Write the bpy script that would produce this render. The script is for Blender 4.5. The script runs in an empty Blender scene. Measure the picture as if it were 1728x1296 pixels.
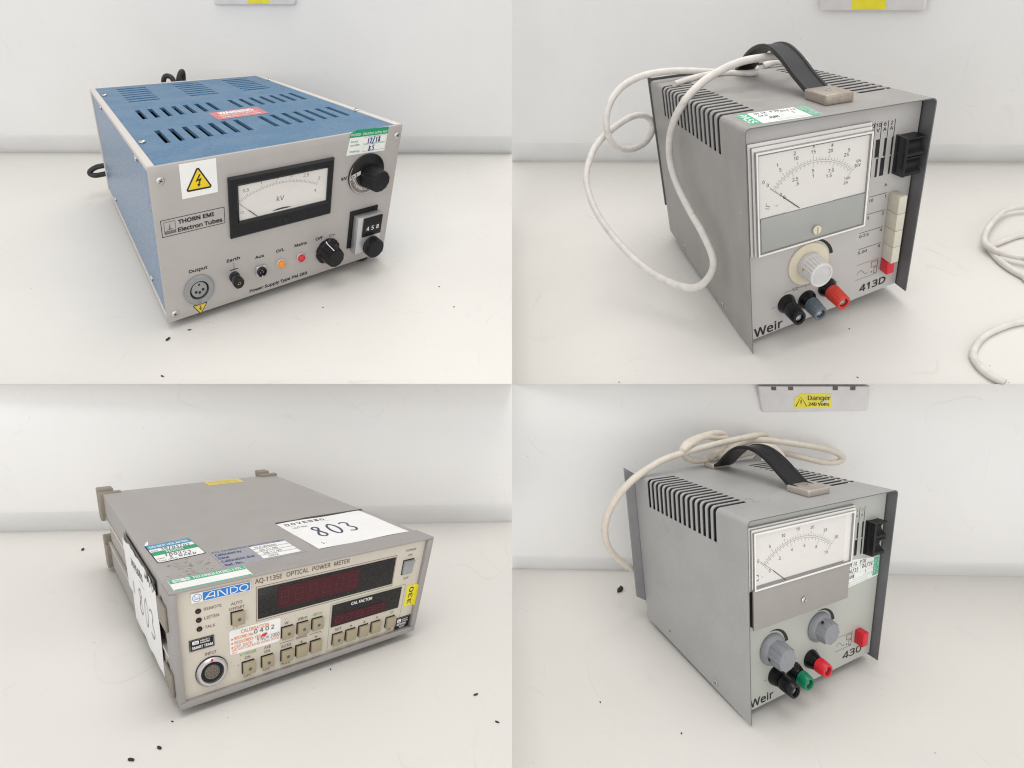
import bpy, bmesh, math, random, os
from mathutils import Vector, Matrix
random.seed(7)
INST = {1: {"s": 0.3, "h": 58.036, "d": 167.448, "loc": [-0.2898, 0.80401, 1.25587], "rot": [[0.802725, -0.594476, 0.047229], [0.583676, 0.766957, -0.266646], [0.122293, 0.24161, 0.962637]], "off": {"FBL": [-0.055, -0.0182, -0.0434], "FBR": [-0.0595, 0.0419, 0.0313], "FTL": [0.0383, -0.0093, -0.0197], "FTR": [0.0576, -0.0198, 0.0414], "BBL": [-0.011, 0.0041, 0.0121], "BBR": [-0.0598, 0.0425, 0.0604], "BTL": [0.0613, -0.0077, -0.0218], "BTR": [-0.0317, 0.0091, 0.0001]}}, 2: {"s": 0.21, "h": 119.356, "d": 177.342, "loc": [0.40741, 0.7479, 1.2173], "rot": [[0.970994, -0.06628, -0.229735], [0.004699, 0.965917, -0.258808], [0.239059, 0.250222, 0.938211]], "off": {"FBL": [0.0142, -0.0673, -0.0823], "FBR": [-0.0105, 0.0379, 0.0448], "FTL": [0.0061, 0.0137, 0.0534], "FTR": [-0.0301, 0.0103, -0.0325], "BBL": [0.0394, 0.0048, 0.0335], "BBR": [0.0332, 0.0448, 0.0417], "BTL": [-0.0158, 0.0129, 0.0468], "BTR": [-0.0034, -0.0123, -0.0639]}}, 3: {"s": 0.155, "h": 42.783, "d": 180.348, "loc": [-0.12227, 0.28815, 1.10788], "rot": [[0.752307, -0.658493, 0.020516], [0.624848, 0.723047, 0.294566], [-0.208803, -0.208785, 0.955411]], "off": {"FBL": [0.012, -0.0011, 0.0025], "FBR": [-0.0314, 0.0182, -0.0027], "FTL": [-0.0224, 0.0045, 0.0004], "FTR": [0.0421, -0.0274, 0.0027], "BBL": [0.037, -0.0047, -0.0004], "BBR": [0.0055, 0.0082, -0.0094], "BTL": [-0.0089, 0.002, 0.0051], "BTR": [-0.0285, 0.0085, -0.0076]}}, 4: {"s": 0.168, "h": 106.085, "d": 105.93, "loc": [0.29269, 0.42648, 0.9382], "rot": [[0.938485, -0.339316, -0.064111], [0.345027, 0.913744, 0.214542], [-0.014217, -0.223464, 0.974609]], "off": {"FBL": [-0.0188, -0.0232, -0.0402], "FBR": [-0.0209, 0.0442, 0.019], "FTL": [0.0002, 0.0072, 0.0147], "FTR": [0.0262, -0.0247, 0.0201], "BBL": [0.0387, -0.0076, 0.0248], "BBR": [0.0411, 0.0187, 0.0356], "BTL": [-0.0161, 0.0095, -0.0003], "BTR": [-0.0092, -0.0054, -0.0379]}}}
BAYS = {1: {'bench': [[-1.61829, 1.31246, 1.43227], [0.0, 1.3644, 1.42992], [0.0, 0.61525, 1.17607], [-0.84596, 0.60041, 1.18147]], 'wall': [[-1.61829, 1.31246, 1.43227], [0.0, 1.3644, 1.42992], [0.0, 1.22872, 1.82988], [-1.29434, 1.19215, 1.81709]]}, 2: {'bench': [[0.0, 1.84554, 1.41953], [0.99462, 0.80093, 1.4074], [0.70276, 0.49802, 1.21873], [0.0, 0.82807, 1.09861]], 'wall': [[0.0, 1.84554, 1.41953], [0.99462, 0.80093, 1.4074], [0.84931, 0.78107, 1.67327], [0.0, 1.51267, 1.92923]]}, 3: {'bench': [[-0.7893, 0.50727, 1.05069], [0.0, 0.6244, 0.99356], [0.0, 0.11587, 1.15409], [-0.2478, 0.11237, 1.16152]], 'wall': [[-0.7893, 0.50727, 1.05069], [0.0, 0.6244, 0.99356], [0.0, 0.6745, 1.1545], [-0.78133, 0.55454, 1.19816]], 'ledge': [[-0.78133, 0.55454, 1.19816], [0.0, 0.6745, 1.1545], [0.0, 0.61525, 1.17607], [-0.84596, 0.60041, 1.18147]]}, 4: {'bench': [[0.0, 0.71106, 0.85879], [0.89053, 0.55472, 0.96047], [0.43324, 0.19617, 0.98368], [0.0, 0.21483, 0.94408]], 'wall': [[0.0, 0.71106, 0.85879], [0.89053, 0.55472, 0.96047], [0.84413, 0.59821, 1.18227], [0.0, 0.75266, 1.12605]], 'ledge': [[0.0, 0.75266, 1.12605], [0.84413, 0.59821, 1.18227], [0.70276, 0.49802, 1.21873], [0.0, 0.82807, 1.09861]]}}
BENCH_UP = {1: [0.01168, -0.32091, 0.94704], 2: [-0.29111, -0.28778, 0.91238], 3: [0.02434, 0.30095, 0.95333], 4: [-0.08251, 0.16881, 0.98219]}
CRUMBS = {1: [[-0.414, 0.689, 1.2062], [-0.3972, 0.7089, 1.2127], [-0.3883, 0.6214, 1.1829], [-0.101, 0.8173, 1.2458], [-0.0764, 0.7674, 1.2286], [-0.2472, 0.7623, 1.2289]], 2: [[0.4311, 0.736, 1.2071], [0.4023, 0.651, 1.1711], [0.1468, 0.7629, 1.1249]], 3: [[-0.4243, 0.4946, 1.0454], [-0.1851, 0.208, 1.1297], [-0.1767, 0.2166, 1.1268], [-0.0214, 0.2666, 1.1071], [-0.0081, 0.2419, 1.1145], [-0.1148, 0.2906, 1.1019], [-0.1825, 0.2372, 1.1204]], 4: [[0.1411, 0.6328, 0.8841], [0.0856, 0.4344, 0.9135], [0.151, 0.3896, 0.9267]]}
COIL = [[[0.7244, 0.8605, 1.3509], [0.7162, 0.8637, 1.3493], [0.7065, 0.8682, 1.3476], [0.6949, 0.8683, 1.344], [0.6809, 0.8614, 1.3373], [0.6662, 0.8502, 1.3291], [0.6523, 0.8374, 1.3206], [0.6396, 0.8222, 1.3118], [0.6329, 0.8088, 1.3054], [0.6321, 0.795, 1.3008], [0.6343, 0.7813, 1.2972], [0.64, 0.7679, 1.2948], [0.6467, 0.7578, 1.2937], [0.6512, 0.7506, 1.2929]], [[0.6933, 0.8111, 1.3188], [0.6847, 0.813, 1.3167], [0.6735, 0.8145, 1.3136], [0.6615, 0.8129, 1.3093], [0.6492, 0.811, 1.3048], [0.6395, 0.8078, 1.3006], [0.6347, 0.7935, 1.2946], [0.6311, 0.7735, 1.2872], [0.6303, 0.7529, 1.2804], [0.6322, 0.7331, 1.2747], [0.6338, 0.7218, 1.2717]], [[0.5912, 0.6578, 1.2379], [0.5836, 0.659, 1.2359], [0.5727, 0.6605, 1.2329], [0.5595, 0.6596, 1.2284], [0.5438, 0.656, 1.2222], [0.5299, 0.6486, 1.2155], [0.5172, 0.637, 1.2078], [0.5117, 0.6273, 1.2029], [0.5088, 0.6111, 1.1969], [0.5097, 0.5969, 1.1927], [0.5126, 0.5862, 1.1903], [0.5149, 0.5819, 1.1896]]]
CABLE_A = [[[72.51, 160.0, 119.82], [50.46, 163.0, 120.33], [26.32, 166.0, 124.11], [9.56, 166.0, 125.89], [-7.55, 166.0, 125.12], [-21.49, 164.0, 121.29], [-32.21, 160.0, 114.71], [-39.22, 156.0, 105.62], [-41.5, 154.0, 96.48], [-39.96, 154.0, 87.55], [-32.53, 158.0, 80.31], [-22.11, 166.0, 76.39], [-10.21, 176.0, 76.57], [-1.85, 183.0, 82.49], [-1.66, 184.0, 89.92], [-8.08, 182.0, 95.15], [-18.29, 177.0, 96.23], [-33.42, 168.0, 93.27], [-49.69, 155.0, 88.13], [-59.55, 146.0, 80.37], [-65.84, 138.0, 71.74], [-66.93, 130.0, 62.45], [-65.38, 122.0, 53.84], [-61.23, 114.0, 44.81], [-55.2, 104.0, 36.25], [-47.43, 92.0, 28.29], [-38.87, 78.0, 23.31], [-30.33, 64.0, 21.6], [-22.52, 52.0, 22.02], [-16.34, 45.0, 24.76], [-10.75, 40.0, 32.13], [-8.45, 38.0, 39.8], [-7.75, 44.0, 45.28], [-8.12, 58.0, 51.75], [-8.79, 78.0, 57.74], [-9.07, 100.0, 66.0], [-9.05, 112.0, 77.18], [-8.8, 110.0, 91.95], [-6.54, 100.0, 107.16], [0.65, 94.0, 119.08], [12.47, 98.0, 126.21], [25.48, 102.0, 130.88], [38.37, 101.0, 134.68], [50.94, 100.0, 135.66], [62.85, 102.0, 135.09], [76.56, 112.0, 131.76], [90.56, 128.0, 125.69], [100.05, 142.0, 119.82], [100.74, 155.0, 118.31], [87.17, 160.0, 122.77], [77.12, 161.0, 121.15]], [[7.25, 140.09, 120.96], [18.68, 149.16, 120.96], [31.33, 156.07, 121.16], [41.73, 155.85, 121.36], [51.8, 152.0, 120.8], [57.45, 136.92, 121.36], [62.62, 135.68, 121.36]]]
CABLE_B = [[[7.73, 113.93, 22.39], [1.16, 113.93, 29.71], [-7.15, 112.93, 36.15], [-16.61, 110.93, 45.79], [-23.86, 107.93, 57.02], [-26.31, 105.93, 68.48], [-24.6, 103.93, 79.4], [-18.76, 100.93, 91.5], [-7.81, 97.93, 103.61], [5.63, 96.93, 111.49], [19.62, 96.93, 116.79], [39.09, 97.93, 120.05], [57.48, 96.93, 122.9], [72.15, 96.93, 124.55], [87.1, 96.93, 126.04], [96.91, 97.93, 126.81], [105.16, 100.93, 125.17]], [[103.33, 83.93, 107.46], [102.68, 85.93, 112.74], [98.97, 87.93, 117.6], [94.95, 91.93, 118.78], [89.91, 95.93, 117.75], [81.14, 97.93, 115.58], [74.09, 101.93, 113.51], [67.06, 102.93, 112.29], [66.95, 103.93, 110.91], [76.79, 104.93, 115.68], [84.0, 103.93, 118.73], [91.14, 100.93, 121.7], [95.34, 95.93, 122.95], [100.99, 89.93, 122.48], [112.59, 83.93, 119.85], [126.28, 79.93, 116.47], [137.84, 77.93, 112.55], [146.18, 76.93, 107.98], [148.1, 76.93, 104.01], [143.92, 77.93, 102.18], [134.03, 79.93, 103.33], [121.73, 83.93, 107.75], [112.51, 89.93, 111.13], [105.96, 97.93, 111.96], [97.13, 103.93, 111.55], [86.26, 105.93, 110.11], [73.76, 105.93, 108.93], [59.15, 103.93, 110.38], [46.63, 101.93, 111.29], [37.89, 99.93, 114.6], [33.86, 97.93, 118.82], [33.87, 97.93, 122.18], [39.52, 99.93, 125.79], [52.78, 102.93, 128.67], [65.46, 104.93, 129.83], [73.09, 106.93, 128.41], [76.42, 107.93, 125.79], [77.98, 108.93, 122.65], [75.13, 107.93, 118.6], [68.04, 104.93, 115.41], [56.98, 99.93, 113.6]], [[32.88, 96.93, 120.97], [38.72, 97.93, 124.31], [48.18, 100.93, 127.08], [56.94, 102.93, 128.29], [66.94, 104.93, 125.89], [75.51, 105.93, 124.78]]]
CABLE_C = [[[48.53, 172.45, 54.27], [47.36, 173.45, 58.65], [45.74, 174.45, 60.14], [43.85, 175.45, 59.96], [42.63, 176.45, 57.53], [42.53, 176.45, 52.75]], [[50.5, 176.45, 53.48], [52.35, 177.45, 58.75], [54.53, 178.45, 61.57], [55.69, 179.45, 60.32], [55.05, 180.45, 52.48]], [[5.36, 172.45, 14.87], [0.76, 174.45, 13.3], [-3.39, 176.45, 12.37], [-6.89, 176.45, 10.86], [-7.51, 176.45, 9.19], [-5.25, 175.45, 8.0], [-0.71, 175.45, 7.87], [4.57, 174.45, 8.65]]]

C = bpy.context.scene.collection
SC = bpy.context.scene
# ------------------------------------------------------------------ camera
cd = bpy.data.cameras.new('camera'); cam = bpy.data.objects.new('camera', cd); C.objects.link(cam)
cam.location = (0, 0, 1.4); cam.rotation_euler = (math.radians(70), 0, 0)
cd.sensor_width = 36; cd.lens = 36 * 1000 / 1728; cd.clip_start = 0.01; cd.clip_end = 50
SC.camera = cam
# ------------------------------------------------------------------ light: a bright white room with a wide ceiling panel
w = bpy.data.worlds.new('World'); SC.world = w; w.use_nodes = True
bg = w.node_tree.nodes['Background']; bg.inputs[0].default_value = (1.0, 0.985, 0.965, 1); bg.inputs[1].default_value = 0.755
def area(name, loc, target, sx, sy, power, col=(1, 0.97, 0.93)):
    l = bpy.data.lights.new(name, 'AREA'); l.shape = 'RECTANGLE'; l.size = sx; l.size_y = sy; l.energy = power; l.color = col
    o = bpy.data.objects.new(name, l); C.objects.link(o); o.location = loc
    o.rotation_euler = (Vector(target) - Vector(loc)).to_track_quat('-Z', 'Y').to_euler(); return o
area('ceiling_panel', (0.15, 0.75, 3.3), (0.0, 0.75, 1.0), 2.0, 1.3, 22)
area('front_fill', (0.2, -1.7, 1.45), (0.0, 0.9, 1.25), 2.6, 1.6, 16, (1, 0.985, 0.96))  # added fill behind the camera, lifts the front faces and walls
area('window_light', (-2.6, -0.7, 2.0), (0, 0.7, 1.1), 1.6, 1.4, 3.5, (0.95, 0.98, 1))
SC.view_settings.view_transform = 'Standard'; SC.view_settings.look = 'None'
SC.view_settings.exposure = 0.08; SC.view_settings.gamma = 1; SC.view_settings.use_curve_mapping = False
SC.render.engine = 'CYCLES'
SC.cycles.max_bounces = 10; SC.cycles.transparent_max_bounces = 16
SC.cycles.use_denoising = True; SC.cycles.filter_width = 1.15

# ------------------------------------------------------------------ materials
def newmat(name):
    m = bpy.data.materials.new(name); m.use_nodes = True
    nt = m.node_tree; return m, nt, nt.nodes['Principled BSDF']
def N(nt, t, **kw):
    n = nt.nodes.new(t)
    for k, v in kw.items():
        if k in n.inputs: n.inputs[k].default_value = v
        else: setattr(n, k, v)
    return n
def mix(nt, fac, a, b, blend='MIX'):
    n = nt.nodes.new('ShaderNodeMix'); n.data_type = 'RGBA'; n.blend_type = blend
    for s, v in ((n.inputs[0], fac), (n.inputs[6], a), (n.inputs[7], b)):
        if hasattr(v, 'is_linked') or isinstance(v, bpy.types.NodeSocket): nt.links.new(v, s)
        else: s.default_value = v if not isinstance(v, tuple) or len(v) == 4 else (*v, 1)
    return n.outputs[2]
def ramp(nt, src, stops):
    r = nt.nodes.new('ShaderNodeValToRGB'); e = r.color_ramp.elements
    while len(e) < len(stops): e.new(0.5)
    for el, (p, v) in zip(e, stops): el.position = p; el.color = (v, v, v, 1)
    nt.links.new(src, r.inputs[0]); return r.outputs[0]
MATS = {}
def mat(name, col, rough=0.5, metal=0.0, mottle=0.06, mscale=60, bump=0.0, bscale=900, grime=0.0, spec=0.5, coat=0.0, speck=None):
    """painted / moulded surface: base colour, slow mottling, fine bump, dirt that sits in irregular patches"""
    m, nt, p = newmat(name)
    tc = N(nt, 'ShaderNodeTexCoord')
    n1 = N(nt, 'ShaderNodeTexNoise', Scale=mscale, Detail=5.0); nt.links.new(tc.outputs['Object'], n1.inputs['Vector'])
    lo = tuple(c * (1 - mottle) for c in col); hi = tuple(min(1, c * (1 + mottle)) for c in col)
    c = mix(nt, ramp(nt, n1.outputs['Fac'], [(0.3, 0), (0.7, 1)]), lo, hi)
    if grime:
        n2 = N(nt, 'ShaderNodeTexNoise', Scale=mscale * 0.8, Detail=9.0, Roughness=0.75); nt.links.new(tc.outputs['Object'], n2.inputs['Vector'])
        c = mix(nt, ramp(nt, n2.outputs['Fac'], [(0.56, 0), (0.75, grime)]), c, (0.16, 0.13, 0.10))
    if speck:
        n4 = N(nt, 'ShaderNodeTexNoise', Scale=speck[0], Detail=2.0); nt.links.new(tc.outputs['Object'], n4.inputs['Vector'])
        c = mix(nt, ramp(nt, n4.outputs['Fac'], [(0.42, 0), (0.62, speck[1])]), c, speck[2])
    nt.links.new(c, p.inputs['Base Color'])
    r = N(nt, 'ShaderNodeMath', operation='MULTIPLY_ADD'); nt.links.new(n1.outputs['Fac'], r.inputs[0]); r.inputs[1].default_value = 0.16; r.inputs[2].default_value = rough - 0.08
    nt.links.new(r.outputs[0], p.inputs['Roughness'])
    p.inputs['Metallic'].default_value = metal; p.inputs['Specular IOR Level'].default_value = spec
    p.inputs['Coat Weight'].default_value = coat
    if bump:
        n3 = N(nt, 'ShaderNodeTexNoise', Scale=bscale, Detail=2.0); nt.links.new(tc.outputs['Object'], n3.inputs['Vector'])
        b = N(nt, 'ShaderNodeBump', Strength=bump, Distance=0.0006); nt.links.new(n3.outputs['Fac'], b.inputs['Height']); nt.links.new(b.outputs[0], p.inputs['Normal'])
    MATS[name] = m; return m
def white_surface(name, col, rough, scratches, specks, smudge=0.05):
    """old white laminate / paint: hairline scratches, scuffs and specks of dirt"""
    m, nt, p = newmat(name)
    tc = N(nt, 'ShaderNodeTexCoord'); O = tc.outputs['Object']
    def noise(sc, det=4.0, dist=0.0, rough_=0.5, vec=O):
        n = N(nt, 'ShaderNodeTexNoise', Scale=sc, Detail=det, Roughness=rough_, Distortion=dist); nt.links.new(vec, n.inputs['Vector']); return n.outputs['Fac']
    c = mix(nt, ramp(nt, noise(5), [(0.3, 0), (0.72, 1)]), tuple(x * (1 - smudge) for x in col), col)
    c = mix(nt, ramp(nt, noise(38, 8, 0.4, 0.7), [(0.6, 0), (0.8, 0.28)]), c, tuple(x * 0.72 for x in col))
    def hair(sc, width, breaksc, amt, dark, rot):
        mp = N(nt, 'ShaderNodeMapping'); mp.inputs['Rotation'].default_value = rot; mp.inputs['Scale'].default_value = (1, 0.35, 0.6); nt.links.new(O, mp.inputs[0])
        f = noise(sc, 1.0, 0.25, 0.4, mp.outputs[0])
        a = N(nt, 'ShaderNodeMath', operation='SUBTRACT'); nt.links.new(f, a.inputs[0]); a.inputs[1].default_value = 0.5
        b = N(nt, 'ShaderNodeMath', operation='ABSOLUTE'); nt.links.new(a.outputs[0], b.inputs[0])
        line = ramp(nt, b.outputs[0], [(0.0, 1), (width, 0)])
        br = ramp(nt, noise(breaksc, 3), [(0.53, 0), (0.66, amt)])
        k = N(nt, 'ShaderNodeMath', operation='MULTIPLY'); nt.links.new(line, k.inputs[0]); nt.links.new(br, k.inputs[1]); return k.outputs[0]
    if scratches:
        c = mix(nt, hair(9, 0.0010, 16, scratches, 0, (0.3, 0.2, 0.5)), c, (0.33, 0.31, 0.28))
        c = mix(nt, hair(14, 0.0013, 21, scratches, 0, (0.1, 0.5, 1.7)), c, (0.36, 0.34, 0.31))
        c = mix(nt, hair(21, 0.0018, 30, scratches * 0.8, 0, (0.7, 0.1, 2.6)), c, (0.42, 0.40, 0.36))
    for sc, rad, keep, colr in ((46, 0.05, 0.90, (0.12, 0.10, 0.09)), (110, 0.08, 0.92, (0.3, 0.27, 0.24))):
        if not specks: break
        v = N(nt, 'ShaderNodeTexVoronoi', Scale=sc); nt.links.new(O, v.inputs['Vector'])
        near = ramp(nt, v.outputs['Distance'], [(rad * 0.5, 1), (rad, 0)])
        rnd = N(nt, 'ShaderNodeSeparateColor'); nt.links.new(v.outputs['Color'], rnd.inputs[0])
        keepn = ramp(nt, rnd.outputs[0], [(keep, 0), (keep + 0.02, specks)])
        k = N(nt, 'ShaderNodeMath', operation='MULTIPLY'); nt.links.new(near, k.inputs[0]); nt.links.new(keepn, k.inputs[1])
        c = mix(nt, k.outputs[0], c, colr)
    nt.links.new(c, p.inputs['Base Color']); p.inputs['Roughness'].default_value = rough
    b = N(nt, 'ShaderNodeBump', Strength=0.08, Distance=0.001); nt.links.new(noise(260, 3), b.inputs['Height']); nt.links.new(b.outputs[0], p.inputs['Normal'])
    MATS[name] = m; return m
def glass(name, tint, clear, rough=0.06):
    """clear acrylic: mostly lets what is behind it through, with a glossy skin"""
    m, nt, p = newmat(name)
    t = N(nt, 'ShaderNodeBsdfTransparent'); t.inputs[0].default_value = (*tint, 1)
    g = N(nt, 'ShaderNodeBsdfGlossy', Roughness=rough); d = N(nt, 'ShaderNodeBsdfDiffuse'); d.inputs[0].default_value = (*[x * 0.85 for x in tint], 1)
    fr = N(nt, 'ShaderNodeFresnel'); ge = N(nt, 'ShaderNodeNewGeometry'); io = N(nt, 'ShaderNodeMath', operation='MULTIPLY_ADD'); nt.links.new(ge.outputs['Backfacing'], io.inputs[0]); io.inputs[1].default_value = 1 / 1.45 - 1.45; io.inputs[2].default_value = 1.45; nt.links.new(io.outputs[0], fr.inputs['IOR'])
    a = N(nt, 'ShaderNodeMixShader', Fac=1 - clear); nt.links.new(t.outputs[0], a.inputs[1]); nt.links.new(d.outputs[0], a.inputs[2])
    s = N(nt, 'ShaderNodeMixShader'); nt.links.new(fr.outputs[0], s.inputs[0]); nt.links.new(a.outputs[0], s.inputs[1]); nt.links.new(g.outputs[0], s.inputs[2])
    nt.links.new(s.outputs[0], nt.nodes['Material Output'].inputs[0]); MATS[name] = m; return m

white_surface('bench_laminate', (0.74, 0.725, 0.693), 0.45, 0.15, 0.6)
white_surface('wall_paint', (0.855, 0.853, 0.848), 0.6, 0.10, 0.4, 0.05)
mat('wall_foot_grey', (0.785, 0.788, 0.79), 0.5, mottle=0.04, mscale=9)
mat('blue_hammer', (0.045, 0.150, 0.285), 0.40, mottle=0.30, mscale=330, bump=1.0, bscale=420, speck=(30, 0.14, (0.24, 0.31, 0.37)))
mat('blue_hammer_side_lit', (0.155, 0.25, 0.395), 0.32, metal=0.3, mottle=0.55, mscale=330, bump=1.0, bscale=400)  # lighter copy of the blue paint, side reflections put into the colour
mat('panel_grey', (0.46, 0.437, 0.422), 0.45, metal=0.15, mottle=0.03, mscale=30, bump=0.10, bscale=2400)
mat('cream_trim', (0.62, 0.585, 0.55), 0.42, mottle=0.03)
mat('dark_inside', (0.012, 0.014, 0.016), 0.7)
mat('inside_grey', (0.12, 0.12, 0.12), 0.6)
mat('black_plastic', (0.011, 0.011, 0.013), 0.42, mottle=0.25, mscale=300, bump=0.15, bscale=1600, spec=0.3)
mat('black_gloss', (0.008, 0.008, 0.010), 0.25, spec=0.35)
mat('black_ink', (0.012, 0.012, 0.014), 0.5)
mat('grey_ink', (0.10, 0.10, 0.10), 0.5)
mat('white_ink', (0.85, 0.85, 0.85), 0.5)
mat('dial_card', (0.80, 0.79, 0.765), 0.55, mottle=0.01)
mat('label_white', (0.86, 0.86, 0.85), 0.42, mottle=0.02)
mat('paper_white', (0.83, 0.83, 0.835), 0.65, mottle=0.02)
mat('sign_yellow', (0.83, 0.62, 0.015), 0.38)
mat('pale_yellow', (0.72, 0.55, 0.06), 0.4)
mat('tape_yellow', (0.82, 0.72, 0.04), 0.4)
mat('label_green', (0.0, 0.32, 0.13), 0.4)
mat('mint_green', (0.05, 0.46, 0.25), 0.4)
mat('warning_red', (0.60, 0.155, 0.155), 0.42, mottle=0.1, mscale=200)
mat('chrome', (0.58, 0.58, 0.58), 0.38, metal=1.0, bump=0.1)
mat('satin_metal', (0.62, 0.62, 0.63), 0.35, metal=0.85, bump=0.08, bscale=1500)
mat('silver_face', (0.56, 0.56, 0.58), 0.35, metal=0.55)
mat('socket_grey', (0.30, 0.31, 0.32), 0.35, metal=0.2)
mat('lens_amber', (0.85, 0.32, 0.02), 0.15, coat=0.6)
mat('lens_red', (0.62, 0.02, 0.03), 0.15, coat=0.6)
mat('brass', (0.65, 0.45, 0.18), 0.3, metal=1.0)
mat('weir_grey', (0.315, 0.306, 0.297), 0.5, mottle=0.10, mscale=28, bump=0.6, bscale=1300, grime=0.16, speck=(1500, 0.40, (0.36, 0.35, 0.34)))
mat('weir_grey_cool', (0.40, 0.40, 0.40), 0.42, mottle=0.06, mscale=22, bump=0.45, bscale=1300, grime=0.12, speck=(1500, 0.22, (0.44, 0.44, 0.44)))
mat('flange_grey', (0.27, 0.27, 0.28), 0.42, metal=0.3, mottle=0.05)
mat('flange_dark', (0.075, 0.075, 0.085), 0.4)
mat('weir_panel', (0.53, 0.52, 0.51), 0.42, metal=0.1, mottle=0.03, mscale=20, bump=0.05, bscale=2200)
mat('weir_panel_green', (0.47, 0.485, 0.45), 0.42, mottle=0.03, mscale=20, bump=0.05, bscale=2200)
mat('cover_inside', (0.155, 0.155, 0.165), 0.5)
mat('strap_black', (0.010, 0.010, 0.013), 0.42, mottle=0.25, mscale=500, bump=0.4, bscale=900, spec=0.35)
mat('fitting_worn', (0.42, 0.38, 0.33), 0.4, metal=0.5, mottle=0.12, mscale=300, speck=(700, 0.35, (0.24, 0.15, 0.08)))
mat('fitting_clean', (0.50, 0.46, 0.41), 0.38, metal=0.5, mottle=0.05, mscale=200)
mat('meter_grey', (0.385, 0.40, 0.39), 0.35, mottle=0.02)
mat('meter_taupe', (0.33, 0.312, 0.292), 0.42, mottle=0.02)
mat('cream_plastic', (0.72, 0.66, 0.52), 0.4, mottle=0.05, mscale=80)
mat('knob_white', (0.66, 0.645, 0.64), 0.4, mottle=0.04, mscale=200)
mat('knob_cap', (0.58, 0.58, 0.585), 0.35)
mat('knob_grey', (0.255, 0.265, 0.29), 0.4, mottle=0.04, mscale=200)
mat('post_grey', (0.11, 0.14, 0.17), 0.5, mottle=0.2, mscale=300)
mat('post_red', (0.60, 0.045, 0.03), 0.45, mottle=0.12, mscale=300)
mat('post_bright_red', (0.68, 0.02, 0.035), 0.35)
mat('post_green', (0.0, 0.20, 0.10), 0.35)
mat('button_cream', (0.62, 0.59, 0.50), 0.5, mottle=0.05, mscale=250)
mat('button_red', (0.62, 0.012, 0.03), 0.35)
mat('cable_white', (0.69, 0.665, 0.63), 0.5, mottle=0.08, mscale=90, bump=0.3, bscale=500, grime=0.38)
mat('cable_cream', (0.66, 0.61, 0.53), 0.5, mottle=0.06, mscale=120, bump=0.2, bscale=500, grime=0.3)
mat('cable_black', (0.02, 0.02, 0.022), 0.45)
mat('ando_grey', (0.36, 0.342, 0.328), 0.5, mottle=0.04, mscale=40, bump=0.25, bscale=1800, grime=0.10)
mat('ando_bezel', (0.335, 0.317, 0.307), 0.5, mottle=0.04, mscale=60, bump=0.3, bscale=1800)
mat('ando_panel', (0.62, 0.575, 0.50), 0.45, mottle=0.03, mscale=60, grime=0.16)
mat('ando_foot', (0.26, 0.225, 0.185), 0.5, mottle=0.05)
mat('ando_button', (0.38, 0.325, 0.225), 0.45, mottle=0.03)
mat('led_grey', (0.10, 0.10, 0.10), 0.4)
mat('brown_ink', (0.16, 0.08, 0.045), 0.5)
mat('olive_ink', (0.25, 0.40, 0.12), 0.5)
mat('badge_blue', (0.02, 0.20, 0.62), 0.35)
mat('label_blue', (0.01, 0.30, 0.52), 0.4)
mat('navy_ink', (0.03, 0.035, 0.22), 0.5)
mat('pen_blue', (0.05, 0.06, 0.12), 0.5)
mat('orange_ink', (0.80, 0.25, 0.06), 0.5)
mat('red_ink', (0.75, 0.02, 0.04), 0.5)
mat('cal_foil', (0.33, 0.335, 0.37), 0.4, mottle=0.05)
mat('display_black', (0.006, 0.006, 0.009), 0.25, spec=0.3, speck=(2200, 0.12, (0.30, 0.27, 0.22)))
mat('display_red', (0.062, 0.007, 0.013), 0.25, spec=0.3, speck=(2200, 0.06, (0.22, 0.15, 0.13)))
mat('display_seg', (0.073, 0.009, 0.015), 0.4)
mat('led_dark', (0.03, 0.004, 0.006), 0.2)
mat('rocker_grey', (0.32, 0.33, 0.34), 0.35)
mat('alu_rail', (0.62, 0.61, 0.58), 0.4, metal=0.5)
mat('side_grey', (0.40, 0.375, 0.34), 0.5, grime=0.2)
mat('tape_black', (0.02, 0.02, 0.022), 0.45, mottle=0.3, mscale=200)
mat('socket_white', (0.66, 0.645, 0.65), 0.4)
mat('slot_dark', (0.11, 0.10, 0.09), 0.6)
mat('crumb_black', (0.015, 0.014, 0.013), 0.6)
mat('pencil_grey', (0.30, 0.30, 0.32), 0.5)
mat('rubber', (0.02, 0.02, 0.02), 0.7)
glass('acrylic_clear', (0.985, 0.98, 0.975), 0.97, 0.05)
glass('acrylic_wall', (0.95, 0.935, 0.915), 0.30, 0.05)
mat('acrylic_edge_highlight', (0.84, 0.825, 0.80), 0.2, mottle=0.02, coat=0.5)  # whitish steps: highlights of the clear acrylic put into the colour
mat('acrylic_line', (0.30, 0.29, 0.275), 0.3)
mat('louvre_dust', (0.16, 0.19, 0.215), 0.6, mottle=0.2, mscale=300)
mat('stain_brown', (0.11, 0.085, 0.06), 0.6)
mat('rust_mark', (0.30, 0.15, 0.11), 0.6)
mat('skirt_ring', (0.22, 0.21, 0.19), 0.3, metal=0.4)
glass('dial_ring', (0.80, 0.80, 0.78), 0.35, 0.1)

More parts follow.
